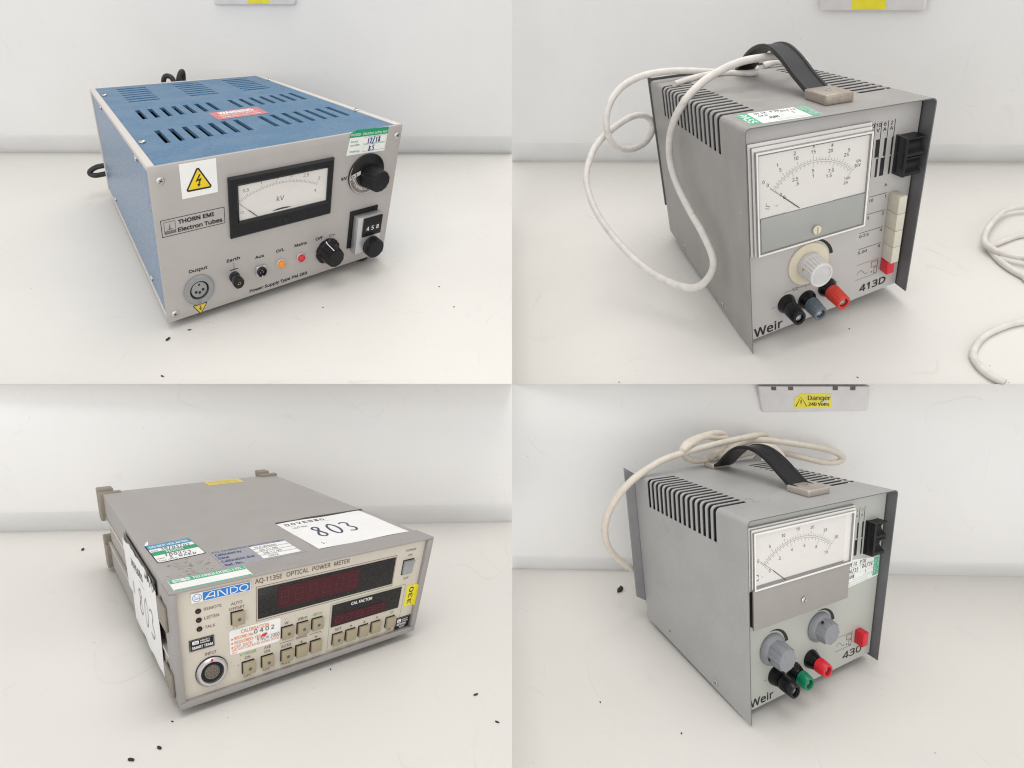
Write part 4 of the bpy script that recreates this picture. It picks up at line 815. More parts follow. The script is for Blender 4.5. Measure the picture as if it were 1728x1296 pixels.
f.stroke([(13.1, 80.6), (12.6, 79.4), (14.6, 78.9), (14.4, 77.6), (12.2, 78.2)], .3, 'black_ink', 2); f.text('11A', 17.6, 78.0, .8, 'grey_ink', 2)
f.quad(9.0, 71.4, 69.4, 73.6, 'knob_grey', 2, 4); f.poly([(24, 73.5), (51, 73.5), (50, 75.6), (25.2, 75.6)], 'dial_card', 3)
b.build('dial', mt, SH, smooth=False)
b = MB(); b.box(9.2, 69.2, 4.2, 5.1, 55.2, 73.2, 'meter_grey', .3); b.build('lower_cover', mt, SH)
b = MB(); f = front(b, 4.9); f.stroke([(15.0, 87.8), (22.0, 82.5)], .2, 'grey_ink', 1); f.stroke([(22, 82.5), (31.8, 74.2)], .5, 'black_ink', 1); b.build('needle', mt, SH, smooth=False)
b = MB(); b.add([(7.3, 3.62, 53.7), (70.5, 3.62, 53.7), (70.5, 3.62, 106.5), (7.3, 3.62, 106.5)], [(0, 1, 2, 3)], 'acrylic_clear'); b.build('front_pane', mt, SH, smooth=False)
b = MB(); b.lathe(41.6, 60.0, [(2.4, 3.6), (2.4, 2.6), (2.1, 2.3)], 'cream_plastic', 30); b.box(41.35, 41.85, 2.2, 2.34, 58.1, 61.9, 'knob_grey'); b.build('screw', mt, SH)
# voltage knob
b = MB(); b.lathe(40.2, 37.7, [(12.5, PY), (12.5, 8.9), (12.2, 8.6)], 'cream_plastic', 72); vd = b.build('dial_disc', T2, SH)
b = MB(); b.lathe(40.4, 37.6, [(7.5, 8.5), (7.4, 4.8), (7.2, 4.4), (6.9, -4.9), (6.75, -6.2), (6.3, -6.7), (5.6, -6.75), (5.3, -6.2)], 'knob_white', 144, lambda a, y: (1 - .075 * (0.5 + 0.5 * math.cos(22 * a)) ** 5) if -5 < y < 4.5 else 1); b.lathe(40.4, 37.6, [(5.2, -6.2), (4.4, -6.55), (0.5, -6.75)], 'knob_cap', 40)
kn = b.build('knob', vd, SH)
b = MB(); b.disc((33.35, 2.5, 39.4), .75, 0, 'brass', -.35, 12); b.build('grub_screw', vd, SH)
binding_post(T2, SH, 26.8, 16.7, PY, -8.2, 4.3, 'black_gloss', 'black binding post', depth=.06)
binding_post(T2, SH, 40.1, 14.4, PY, -8.0, 4.3, 'post_grey', 'grey binding post', depth=.06)
binding_post(T2, SH, 53.0, 17.7, PY, -10.5, 4.3, 'post_red', 'red binding post', depth=.06)
rocker_pair(T2, SH, 86.9, 97.2, 78.4, 100.3, PY, .2)
for i in range(4):
    z1 = 67.2 - i * 10.62; b = MB(); b.box(86.9, 91.6, -.2, PY, z1 - 10.45, z1, 'button_cream', .45); b.build('push_button', T2, SH)
b = MB(); b.box(86.9, 91.5, 2.6, PY, 15.9, 24.6, 'button_red', .35); b.build('push_button', T2, SH, label='red push button')
b = MB(); b.tube(CABLE_A[0], 2.35, 'cable_white', 14, sub=5); b.tube(CABLE_A[1], (2.0, 2.3), 'cable_white', 12, sub=5)
o = b.build('power_cable', None, SH); o.matrix_world = T2.matrix_world; tag(o, 'white mains cable looping from the strap handle down the side of the grey case', 'cable')

# ---- 4: the one with two grey knobs
H, D = INST[4]['h'], INST[4]['d']; SH = shaper(4)
T4 = thing(4, 'bench_power_supply', 'light grey bench power supply with two grey knobs and one red button', 'power supply')
folded_cover(T4, SH, H, D, 'weir_grey_cool', [(25.2 + 4.57 * i - 1.25, 25.2 + 4.57 * i + 1.25) for i in range(15)], 20.2, 87.2, 2.8, marks4)
PY = 5.6
b = MB(); b.box(1.3, 98.7, PY, PY + 1.5, 2.4, H - 1.3, 'weir_panel_green', 0, 20); f = front(b, PY)
f.text('Weir', 4.6, 3.8, 4.0, 'black_ink', 1, 16.6, weight=.026); f.text('430', 75.4, 6.2, 4.1, 'black_ink', 1, 15.6, weight=.02)
mains_symbol(f, 69.6, 82.3, 21.5, 13.2, 77.3, 81.8, (69.4, 76.0), .26); f.text('+', 53.2, 19.3, 1.3, 'grey_ink', 1)
for x in (76.4, 79.9, 83.6): f.quad(x - .16, 69.4, x + .16, 98.0, 'black_ink', 1, 2)
for xr, t1, t2 in ((76.1, '30', 'V'), (79.6, '1', 'A'), (83.3, '2', 'A')):
    f.text(t1, xr - 1.4, 95.2, 1.7, 'grey_ink', 1, None, 'C'); f.text(t2, xr - 1.4, 92.2, 1.7, 'grey_ink', 1, None, 'C')
for x, wu, wl in ((76.4, 1.7, .9), (79.9, .9, 1.9), (83.6, 1.0, .8)):
    f.quad(x - wu, 79.6, x, 88.8, 'black_ink', 2, 2); f.quad(x - wl, 69.4, x, 78.6, 'black_ink', 2, 2)
for cx, cz in ((20.3, 31.9), (54.9, 33.6)): f.ring(cx, cz, 9.3, lambda t: 9.35 + 2.3 * (1 - t) ** .8, 'black_ink', 1, 5, 100)
f.quad(14.4, 15.3, 16.6, 15.5, 'grey_ink', 1, 1)
b.build('front_panel', T4, SH)
b = MB(); b.box(2, 98, PY + 1.6, D - 2, 2.4, 3.2, 'inside_grey', 0, 4); b.box(2, 98, D - 2.5, D - .6, 2.4, H - 1.3, 'flange_grey', 0, 6); b.box(2.4, 97.6, PY + 6, D - 5, 3.3, H - 2.4, 'dark_inside', 0, 6); b.build('chassis', T4, SH)  # the last box is black, added under the cover so its slots look dark
b = MB()
for sgn in (0, 1):
    X = lambda x: x if not sgn else 100 - x
    zs = ((11.5, 16.5), (106.0, 111.0))
    V = []
    for (zi, zo) in zs:
        P = [(X(.9), D + .3, zi), (X(-6.4), D + .9, zo), (X(-6.4), D + 2.1, zo), (X(.9), D + 1.5, zi)]; V.append(P if not sgn else P[::-1])
    b.loft(V, 'flange_grey')
b.box(1, 99, D + .35, D + 1.4, 11.5, H - .5, 'flange_grey', 0, 6); b.build('rear_flange', T4, SH, smooth=False)
for y, z in ((28.9, 4.4), (76.8, 7.1)): screw('screw', T4, SH, (0, y, z), 1.45 if y < 50 else .7, 0, -.9 if y < 50 else -.2, m='chrome' if y < 50 else 'slot_dark')
for x, y in ((12, 30), (88, 30), (12, D - 10), (92, D - 8)):
    b = MB(); b.loft([[(x + 3 * math.cos(a * .3142), y + 3 * math.sin(a * .3142), z) for a in range(20)] for z in (-1.2, 2.4)], 'rubber'); b.build('foot', T4, SH)
strap_handle(T4, SH, [(23, 109.8), (28, 110.4), (32, 112.9), (36.5, 116.0), (41, 119.4), (46.5, 122.9), (52, 125.6), (58, 127.3), (64.5, 127.6), (71, 126.0), (77.5, 122.2), (84, 116.6), (90, 110.8), (96, 108.2)], None, ((13.6, 29.4, 4.0), (91.8, 101.5, 3.6)), H, 'fitting_clean', 1.9)
b = MB(); b.box(7.2, 73.0, 2.2, PY - .05, 68.4, 98.4, 'label_white', 0, 10); mt = b.build('meter', T4, SH)
acrylic(mt, SH, [(3.6, 74.4, 67.4, 100.6, PY), (3.6, 74.4, 67.4, 100.6, 3.9), (4.4, 73.0, 68.2, 99.8, 3.7), (4.4, 73.0, 68.2, 99.8, 2.4), (4.8, 71.6, 68.6, 98.6, 2.2), (4.8, 71.6, 68.6, 98.6, .9)], 1.8)
b = MB(); f = front(b, 2.2); f.quad(6.0, 70.0, 66.4, 97.6, 'dial_card', 1)
cx4, cz4, R4 = 35.2, 58.6, 32.3
A4 = moving_coil(f, cx4, cz4, R4, 137.3, 47.5, (30, 5), (20, 4))
def lab4(f, s, t, R, cap=1.6): f.text(s, cx4 + R * math.cos(A4(t)), cz4 + R * math.sin(A4(t)) - cap * .45, cap, 'black_ink' if t < .4 else 'grey_ink', 2, None, 'C', weight=.012)
for i, s in enumerate(('0', '5', '10', '15', '20', '25', '30')): lab4(f, s, i / 6, R4 + 4.4)
for i, s in enumerate(('0', '2', '4', '6', '8', '10')): lab4(f, s, i / 5, R4 - 5.4)
f.quad(6.0, 70.0, 66.4, 70.9, 'knob_grey', 2, 4); f.stroke([(6.9, 76.3), (8.1, 76.3), (8.1, 75.2)], .35, 'black_ink', 2); f.stroke([(7.0, 73.6), (7.9, 73.4), (8.3, 74.1)], .45, 'black_ink', 2); f.text('1A', 10.2, 74.4, .6, 'grey_ink', 2)
b.build('dial', mt, SH, smooth=False)
b = MB(); f = front(b, 2.0); f.stroke([(9.4, 83.0), (17.6, 76.6)], .18, 'grey_ink', 1); f.stroke([(17.6, 76.6), (26.2, 69.4)], .42, 'black_ink', 1); b.build('needle', mt, SH, smooth=False)
b = MB(); b.add([(4.9, .92, 68.7), (71.5, .92, 68.7), (71.5, .92, 98.5), (4.9, .92, 98.5)], [(0, 1, 2, 3)], 'acrylic_clear'); b.build('front_pane', mt, SH, smooth=False)
b = MB(); b.box(4.0, 70.4, 1.1, 2.1, 48.2, 69.1, 'meter_taupe', .12); b.box(4.6, 69.8, 2.15, PY - .05, 48.8, 68.3, 'black_plastic'); lc = b.build('lower_cover', mt, SH)
screw('screw', mt, SH, (38.0, 1.1, 56.0), 1.75, 1, -.6, False, 'satin_metal')
for cx, cz, gx in ((20.2, 31.6, math.radians(190)), (54.6, 33.6, math.radians(118))):
    b = MB(); b.lathe(cx, cz, [(8.6, PY - .5), (8.5, PY - 1.2), (7.0, PY - 3.4), (6.4, PY - 3.6)], 'knob_grey', 64); sk = b.build('knob_skirt', T4, SH)
    yf = -6.2 if cx < 40 else -3.6
    octo = lambda a, y: (.90 + .11 * max(0, math.cos(8 * a + .5)) ** 14)
    b = MB(); b.lathe(cx, cz, [(6.9, PY - 2.6), (6.75, PY - 5), (6.3, yf + .8), (6.1, yf + .1), (5.6, yf), (5.25, yf + .01), (5.1, yf + .35)], 'knob_grey', 128, octo, (False, True))
    b.lathe(cx, cz, [(5.0, yf + .3), (4.9, yf - .02), (.5, yf - .1)], 'knob_grey', 40, None, (False, True))
    b.lathe(cx, cz, [(5.3, yf + .02), (5.3, yf - .02), (5.05, yf - .02)], 'rocker_grey', 40, None, (False, False)); kb = b.build('knob', sk, SH, angle=16)
    b = MB(); a = gx; rr = 6.85; yg = PY - 5.2
    b.add([(cx + rr * math.cos(a) + .9 * math.cos(t) * -math.sin(a), yg + .9 * math.sin(t), cz + rr * math.sin(a) + .9 * math.cos(t) * math.cos(a)) for t in [k * math.pi / 7 for k in range(14)]], [tuple(range(13, -1, -1)), tuple(range(14))], 'dark_inside'); b.build('grub_screw', sk, SH, smooth=False)
binding_post(T4, SH, 22.6, 16.0, PY, -9.4, 3.9, 'black_gloss', 'black binding post', depth=0)
binding_post(T4, SH, 36.0, 13.4, PY, -6.4, 3.9, 'post_green', 'green binding post', depth=0)
binding_post(T4, SH, 49.0, 16.4, PY, -7.0, 3.9, 'post_bright_red', 'red binding post', depth=0)
rocker_pair(T4, SH, 85.0, 94.2, 69.0, 89.0, PY, -.4)
b = MB(); b.box(84.2, 88.8, -.3, PY, 13.9, 22.2, 'button_red', .4); b.build('push_button', T4, SH)
b = MB(); f = front(b, PY)
f.poly([(73.5, 50.6), (99.0, 52.6), (98.9, 64.3), (74, 67.6)], 'label_white', 1); f.poly([(94.2, 53.2), (98.8, 53.6), (98.8, 64.2), (94.3, 64.6)], 'mint_green', 2)
f.text('ELECTRICAL', 98.3, 54.2, 1.3, 'white_ink', 3, 9.6, rot=90, weight=.01); f.text('SAFETY TEST', 96.2, 54.2, 1.3, 'white_ink', 3, 9.6, rot=90, weight=.01)
hand(f, 'WEIR PSU', 74.6, 63.2, 1.7, 2.3, .32, 'black_ink'); hand(f, '06/22', 74.6, 59.2, 1.6, 2.3, .32, 'black_ink'); hand(f, '06/26', 85.2, 60.2, 1.7, 2.3, .32, 'black_ink'); hand(f, 'SMB', 74.8, 55.8, 1.8, 2.1, .36, 'black_ink'); hand(f, 'I', 87.5, 57.0, 1.6, 2.0, .3, 'black_ink')
for a in ((74, 62.4, 94, 62.6), (74, 58.4, 94, 58.6), (83.9, 63.6, 83.9, 55.2), (83.9, 56.2, 94, 56.2)): f.stroke([a[:2], a[2:]], .12, 'mint_green', 2)
for v, x in ((54.4, 79), (53.0, 74.6), (51.6, 76)): f.text('equipment test record keep safe', x, v, .6, 'mint_green', 2, 15, rot=3)
b.build('test_sticker', T4, SH, smooth=False)
b = MB()
for L in CABLE_B: b.tube(L, 2.35, 'cable_cream', 14, sub=6)
o = b.build('power_cable', None, SH); o.matrix_world = T4.matrix_world; tag(o, 'knotted cream mains cable lying behind the strap handle of the light grey case', 'cable')
# ================================================================== 3. optical power meter
H, D = INST[3]['h'], INST[3]['d']; SH = shaper(3)
T3 = thing(3, 'optical_power_meter', 'low grey-brown optical power meter with dark red displays and beige buttons', 'power meter')
b = MB()
b.box(0, 100, 0, 14, H - 1.0, H, 'ando_bezel', .3, 16); b.box(0, 100, 0, 14, 0, 2.2, 'ando_bezel', .3, 16); b.box(0, 1.9, .05, 14, 2.25, H - 1.05, 'ando_bezel', .12, 10); b.box(97.4, 100, .05, 14, 2.25, H - 1.05, 'ando_bezel', .12, 10)
b.build('bezel', T3, SH)
b = MB()
b.box(.35, 99.65, 14.05, D, 29.5, H - .25, 'ando_grey', .5, 20); b.box(.35, 99.65, 14.05, D - 1, .4, 13.2, 'ando_grey', .5, 10); b.box(1.6, 98.4, 14.1, D - 2, 13.3, 29.4, 'side_grey', 0, 10)
rn = random.Random(21); f = topf(b, H - .25)
for i in range(120):
    u, v = rn.gauss(10, 5), rn.gauss(23, 6)
    if not (2 < u < 20 and 14.3 < v < 34): continue
    a = rn.uniform(-.3, .5); L = rn.random() ** 2 * 1.6 + .15; w_ = .06 + rn.random() * .16
    f.stroke([(u, v), (u + L * math.cos(a), v + L * math.sin(a))], w_, 'stain_brown', 1)
b.build('case', T3, SH)
for z in (29.0, 14.0):
    b = MB(); b.box(-.1, 1.5, 14.2, D - 2, z - .55, z + .55, 'alu_rail', .1, 12); b.box(98.5, 100.1, 14.2, D - 2, z - .55, z + .55, 'alu_rail', .1, 12); b.box(.2, 1.55, 14.2, D - 2, z - 1.3, z - .6, 'dark_inside'); b.build('side_rail', T3, SH)
for x0, x1, z0, z1 in ((-1.8, 6.2, 26, 44.6), (89.5, 96.6, 27, 45.5), (-1.8, 6.2, -1.5, 17), (93.8, 101.8, -1.5, 17)):
    b = MB(); b.box(x0, x1, D + .05, D + 7.5, z0, z1, 'ando_foot', .8); b.box(x0 + .1, x1 + (3.4 if z0 > 20 else 0), D - 4.5, D + .0, z0 + 1.5, z1 - (1.4 if z0 > 20 else 4), 'ando_foot', .6) ; b.build('rear_foot', T3, SH)
for z0, z1 in ((25.6, 35.0), (1.2, 9.6)):
    b = MB(); b.box(-.9, -.02, 7.5, 21.5, z0, z1, 'ando_foot', .25); b.build('side_pad', T3, SH)
    b = MB(); b.box(100.02, 100.9, 7.5, 21.5, z0, z1, 'ando_foot', .25); b.build('side_pad', T3, SH)
for x, y in ((9, 12), (91, 12), (9, D - 14), (91, D - 14)):
    b = MB(); b.loft([[(x + 3 * math.cos(a * .3142), y + 3 * math.sin(a * .3142), z) for a in range(20)] for z in (-3.0, .6)], 'rubber'); b.build('foot', T3, SH)
PY = 2.0
b = MB(); b.box(1.95, 97.35, PY, PY + 1, 2.25, H - 1.05, 'ando_panel', 0, 24); f = front(b, PY)
tx = lambda t, u0, u1, v, cap=1.05, m='brown_ink', w=.008: f.text(t, u0, v, cap, m, 1, u1 - u0, weight=w)
tx('AQ-1135E', 27.1, 36.6, 38.5, 1.75, w=.012); tx('OPTICAL', 38.2, 46.5, 38.55, 1.75, w=.012); tx('POWER', 47.9, 55.0, 38.55, 1.75, w=.012); tx('METER', 56.5, 62.9, 38.6, 1.75, w=.012)
tx('REMOTE', 10.2, 15.8, 32.9); tx('LISTEN', 10.15, 14.9, 29.6); tx('TALK', 10.1, 13.5, 26.2); tx('AUTO', 18.9, 22.7, 32.4); tx('OFFSET', 18.2, 23.5, 30.5)
tx('INPUT', 9.5, 13.4, 16.2); tx('1/1000dB', 21.3, 27.3, 12.0, 1.05, 'olive_ink'); tx('ON', 23.1, 25.1, 10.4); tx('OFF', 22.6, 25.2, 3.4); tx('AVE', 30.3, 32.8, 12.0); tx('ON', 30.4, 32.5, 10.4); tx('OFF', 30.0, 32.6, 3.4); tx('AUTO', 36.9, 40.8, 10.3); tx('HOLD', 36.9, 40.7, 3.4)
tx('RANGE', 42.7, 47.3, 12.0); tx('W', 38.0, 39.5, 19.5); tx('dBm', 43.2, 46.9, 19.6, 1.1); tx('dBmr', 49.2, 53.2, 19.7, 1.1, 'olive_ink'); tx('SET', 59.4, 62.4, 10.6); tx('dB', 85.7, 87.4, 10.8, 1.0, 'olive_ink'); tx('nm', 85.6, 87.6, 3.2, 1.0)
tx('POWER', 88.5, 93.2, 37.7, .95); tx('ON', 89.9, 91.7, 35.5, .95); tx('OFF', 89.6, 92.0, 25.0, .95)
f.stroke([(36.5, 11.6), (36.5, 12.35), (41.8, 12.35)], .16, 'brown_ink', 1); f.stroke([(48.1, 12.35), (53.3, 12.35), (53.3, 11.6)], .16, 'brown_ink', 1)
for x, z, up in ((45.1, 10.5, 1), (51.2, 10.6, -1), (66.9, 10.8, 0), (73.1, 10.8, 1), (79.2, 10.9, -1)):
    f.poly([(x - .5, z - .4 * up), (x + .5, z - .4 * up), (x, z + .5 * up)] if up else [(x - .4, z - .5), (x + .5, z), (x - .4, z + .5)], 'brown_ink', 1)
f.rect(27.4, 23.8, 84.3, 37.2, .17, 'brown_ink', 1); f.rect(56.5, 2.7, 91.4, 22.8, .17, 'olive_ink', 1)
for i in range(90):
    u, v = rn.choice([(rn.gauss(20, 2), rn.gauss(24, 1.6)), (rn.gauss(20, 3), rn.gauss(9, 2)), (rn.uniform(3, 60), rn.uniform(3, 40)), (rn.gauss(42, 4), rn.gauss(22, 1.2))])
    if 2.4 < u < 97 and 2.6 < v < 41: f.dot(u, v, .05 + rn.random() ** 2 * .12, 'stain_brown', .5, 6)
b.build('front_panel', T3, SH)
def display(x0, x1, z0, z1, rx0, rx1, rz0, rz1, lab_, txt=None, segs=0):
    b = MB(); b.box(x0, x1, PY - .3, PY - .02, z0, z1, 'display_black', .05); f = front(b, PY - .3); f.quad(rx0, rz0, rx1, rz1, 'display_red', 1)
    for i in range(segs):
        w_ = (rx1 - rx0) / segs; a = rx0 + w_ * (i + .22); c = a + w_ * .5; hz = rz1 - rz0; z_ = rz0 + hz * .22; zt = rz1 - hz * .22; zm = (z_ + zt) / 2
        for s_ in (((a, zt), (c, zt)), ((a - .1, zm), (c - .1, zm)), ((a - .2, z_), (c - .2, z_)), ((a, zt), (a - .1, zm)), ((c, zt), (c - .1, zm)), ((a - .1, zm), (a - .2, z_)), ((c - .1, zm), (c - .2, z_))): f.stroke(s_, .4, 'display_seg', 2)
    if txt: f.text(txt, 65.5, 20.1, 1.15, 'white_ink', 2, 9.6, weight=.03)
    b.build('display', T3, SH, label=lab_)
display(28.0, 83.8, 24.6, 36.4, 35.2, 67.7, 26.7, 35.2, 'long upper display with a dark red window', None, 6)
display(57.3, 89.4, 12.7, 22.0, 58.1, 82.5, 13.4, 17.5, 'short lower display headed CAL FACTOR', 'CAL FACTOR', 5)
def button(x0, x1, z0, z1, led):
    b = MB(); f = front(b, PY); f.quad(x0 - .35, z0 + .35, x1 - .25, z1 + .4, 'dark_inside', 1, 1)
    b.box(x0, x1, PY - 1.7, PY - .1, z0, z1, 'ando_button', .28)
    if led: f = front(b, PY - 1.7); f.dot((x0 + x1) / 2 + .1, (z0 + z1) / 2 - .2, .62, 'led_grey', 1, 16)
    b.build('push_button', T3, SH)
for x, led in ((36.95, 1), (43.05, 1), (49.05, 1)): button(x, x + 4.55, 13.9, 18.5, led)
for x, led in ((22.2, 1), (29.3, 1), (36.9, 1), (42.9, 0), (48.95, 0), (58.6, 1), (64.6, 0), (70.7, 0), (76.7, 0), (84.1, 0)): button(x, x + 4.6, 4.75, 9.3, led)
button(18.9, 23.2, 24.7, 29.6, 1)
for z in (33.2, 29.9, 26.6):
    b = MB(); b.lathe(8.4, z, [(.95, PY), (.95, PY - .15), (.85, PY - .2)], 'black_gloss', 20); b.lathe(8.4, z, [(.7, PY - .2), (.55, PY - .7), (.25, PY - .85)], 'led_dark', 16); b.build('indicator_lamp', T3, SH)
b = MB(); b.lathe(11.4, 9.9, [(5.5, PY), (5.45, PY - .4)], 'black_ink', 56); b.lathe(11.4, 9.9, [(5.3, PY - .1), (5.25, PY - .9), (4.7, PY - 1.5), (3.95, PY - 1.55), (3.8, PY - .5)], 'satin_metal', 56, cap=(False, False)); f = front(b, PY - 1.5); f.poly([(11.0, 14.0), (11.8, 14.0), (11.9, 15.1), (10.95, 15.1)], 'red_ink', 2)
cn = b.build('input_connector', T3, SH)
b = MB(); b.lathe(11.4, 9.9, [(3.79, PY - .5), (2.7, PY - .45)], 'dark_inside', 40, cap=(False, True)); b.lathe(11.4, 9.9, [(2.65, PY - .5), (2.6, PY - 1.0), (2.45, PY - 1.1)], 'inside_grey', 40); f = front(b, PY - 1.1)
for R_, n_ in ((2.1, 11), (1.25, 7)):
    for i in range(n_):
        a = 2 * math.pi * i / n_ + .3; f.dot(11.4 + R_ * math.cos(a), 9.9 + R_ * math.sin(a), .30, 'brass', 1, 10); f.dot(11.4 + R_ * math.cos(a) + .03, 9.9 + R_ * math.sin(a) + .03, .2, 'dark_inside', 2, 8)
b.build('insert', cn, SH)
b = MB(); b.box(87.8, 93.2, PY - .1, PY + .02, 27.4, 34.1, 'dark_inside')
b.loft([[(x, PY - .05, 27.9), (x, PY - 1.0, 27.9), (x, PY - .9, 31.2), (x, PY - 2.0, 33.6), (x, PY - .05, 33.6)] for x in (88.2, 92.9)], 'rocker_grey'); b.build('power_switch', T3, SH, smooth=False)
# badges and stickers on the front
b = MB(); b.box(6.5, 25.4, PY - .75, PY - .02, 36.7, 40.2, 'label_white', .08); f = front(b, PY - .75); f.quad(10.0, 36.95, 25.15, 39.95, 'badge_blue', 1, 3); f.ring(8.25, 38.45, 1.28, 1.45, 'badge_blue', 1)
f.stroke([(7.6, 39.2), (7.6, 37.9), (8.4, 37.9)], .17, 'badge_blue', 1); f.stroke([(8.9, 37.6), (8.9, 39.3), (8.0, 38.2), (9.3, 38.2)], .17, 'badge_blue', 1)
def wide(f, P, w): f.stroke(P, w, 'white_ink', 2)
z0, z1 = 37.35, 39.5
wide(f, [(10.6, z0), (12.2, z1 - .2), (12.8, z1), (13.6, z1), (13.6, z0)], .36); wide(f, [(11.3, 38.0), (13.5, 38.0)], .34)
wide(f, [(14.7, z0), (14.7, z1), (15.3, z1), (17.0, z0), (17.6, z0), (17.6, z1)], .36); wide(f, [(18.7, z0), (18.7, z1), (19.9, z1), (20.9, z1 - .5), (20.9, z0 + .5), (19.9, z0), (18.7, z0)], .36)
wide(f, [(23.1 + 1.35 * math.cos(a * math.pi / 10), 38.42 + 1.08 * math.sin(a * math.pi / 10)) for a in range(21)], .36); b.build('badge', T3, SH, smooth=False)
def smallplate(x0, x1, z0, z1, lab_, lines, dy=0.):
    b = MB(); b.box(x0, x1, PY - .3 + dy, PY - .02 + dy, z0, z1, 'black_gloss', .06); f = front(b, PY - .3 + dy); f.rect(x0 + .2, z0 + .2, x1 - .2, z1 - .2, .1, 'socket_grey', 1)
    w_, h_ = x1 - x0, z1 - z0
    f.rquad(x0 + .12 * w_, z0 + .56 * h_, x0 + .38 * w_, z0 + .86 * h_, .25, 'white_ink', 1); f.text('hp', x0 + .17 * w_, z0 + .62 * h_, .75, 'black_ink', 2, .15 * w_, slant=.2)
    for (t, a, v, wd, cp) in lines: f.text(t, x0 + a * w_, z0 + v * h_, cp, 'white_ink', 1, wd * w_, weight=.025)
    b.build('badge', T3, SH, smooth=False, label=lab_)
smallplate(4.75, 12.85, 19.1, 23.25, 'black badge reading SMART TEAM', (('HEWLETT', .44, .73, .38, .5), ('PACKARD', .44, .55, .38, .5), ('SMART TEAM', .1, .17, .82, .95)))
smallplate(89.3, 97.2, 2.4, 7.6, 'black badge at the lower right corner', (('HEWLETT', .44, .73, .4, .5), ('PACKARD', .44, .57, .4, .5), ('NETWORK', .14, .32, .62, .85), ('TEST', .3, .1, .4, .7)))
b = MB(); f = front(b, PY); f.rquad(17.9, 13.5, 36.4, 22.9, 1.0, 'label_white', 1.5)
for t, u, v, wd, cp in (('CALIBRATION', 22.0, 20.9, 10.0, 1.3), ('RECORD No:', 19.6, 19.0, 6.8, 1.1), ('REQUIRED: YES', 19.6, 17.3, 9.4, 1.1), ('EXP. DATE:', 19.6, 15.7, 6.4, 1.1), ('(DO NOT USE AFTER EXPIRY DATE)', 18.6, 14.75, 17.2, .72), ('001', 18.6, 13.75, 1.6, .55)): f.text(t, u, v, cp, 'orange_ink', 2.5, wd, weight=.012)
for v in (19.4, 17.8, 16.2): f.dot(18.8, v, .38, 'orange_ink', 2.5)
f.text('0 4 0 2', 26.6, 19.3, 1.55, 'grey_ink', 3.5, 7.4, weight=.01); f.text('9 NOV 2000', 27.6, 15.9, 1.45, 'grey_ink', 3.5, 8.4, weight=-.002); f.poly([(29.0, 17.6), (29.6, 18.3), (31.0, 18.6), (31.6, 18.0), (30.6, 17.4), (29.4, 17.3)], 'red_ink', 3.5)
b.build('calibration_sticker', T3, SH, smooth=False)
b = MB(); V = []
for i in range(9):
    v = 12.2 + (21.6 - 12.2) * i / 8
    V += [(92.3, PY - .12, v), (95, PY - .12, v), (97.28, PY - .14, v - .1), (97.32, .25, v - .3)]
b.add(V, [(4 * i + j, 4 * i + j + 1, 4 * i + j + 5, 4 * i + j + 4) for i in range(8) for j in range(3)], 'tape_yellow'); f = front(b, PY - .12)
f.text('330', 95.9, 13.0, 2.1, 'black_ink', 1.5, 7.6, rot=90, weight=.01); b.build('number_tape', T3, SH, smooth=False)
# stickers on the top
HT = H - .25
b = MB(); f = topf(b, HT); f.poly([(2.2, 60.2), (18.8, 62.3), (19.6, 37.2), (18.9, 36.6), (3.6, 34.4), (2.7, 35.2)], 'black_ink', 1); f.poly([(2.6, 59.6), (18.6, 61.7), (19.3, 37.7), (18.7, 37.1), (3.7, 35.1), (3.0, 35.8)], 'label_white', 2)
f.poly([(2.6, 59.6), (18.6, 61.7), (18.8, 55.9), (2.7, 53.6)], 'label_blue', 3); f.poly([(2.8, 49.4), (18.9, 51.7), (19.1, 46.8), (2.85, 44.4)], 'label_green', 3)
f.text('DO NOT USE AFTER', 3.6, 55.1, 2.6, 'white_ink', 4, 14.2, rot=7.5, weight=.02); f.text('TESTED', 7.6, 46.2, 2.5, 'white_ink', 4, 6.4, rot=7.5, weight=.02)
f.text('Date', 3.4, 50.4, 1.6, 'grey_ink', 3, 2.2, rot=7.5); f.text('Name', 3.5, 39.0, 1.6, 'grey_ink', 3, 2.6, rot=7.5); f.text('Fuse rating', 3.7, 36.0, 1.5, 'grey_ink', 3, 6, rot=7.5)
hand(f, '30/09/02', 6.6, 50.7, 1.35, 3.2, .28, 'pen_blue', 4); hand(f, '100259', 6.2, 41.2, 1.6, 3.4, .28, 'pen_blue', 4); hand(f, 'S WARD', 7.3, 37.9, 1.6, 3.0, .28, 'pen_blue', 4)
b.add([(2.2, 60.4, HT + .15), (3.6, 60.8, HT + .15), (4.3, 64.0, HT + .9), (3.2, 62.6, HT + 1.1)], [(0, 1, 2, 3)], 'label_white'); b.build('test_sticker', T3, SH, smooth=False)
b = MB(); f = topf(b, HT); f.poly([(20.5, 37.6), (49.6, 37.2), (50.4, 15.0), (20.4, 13.6)], 'cal_foil', 1); f.quad(34.7, 16.2, 49.1, 33.9, 'label_white', 2)
for v in (20.6, 25.0, 29.4): f.quad(34.7, v, 49.1, v + .25, 'grey_ink', 3, 2)
f.text('DTC CALIBRATION BFD (01274) 393857', 21.2, 34.3, 1.9, 'navy_ink', 2, 27.8)
for t, v, wd in (('Calibrated by', 29.8, 9.4), ('Date', 25.4, 3.6), ('Calibration due', 20.8, 11.6), ('Ref. No.', 16.0, 6.2)): f.text(t, 21.4, v, 2.5, 'navy_ink', 2, wd, weight=.012)
for t, v, wd, u in (('N.A.Wilson', 30.3, 8.2, 36.2), ('09.11.98', 25.9, 6.8, 36.6), ('08.11.99', 21.6, 6.8, 36.8), ('0402', 17.2, 3.6, 37.2)): f.text(t, u, v, 2.2, 'grey_ink', 3, wd)
b.build('calibration_label', T3, SH, smooth=False)
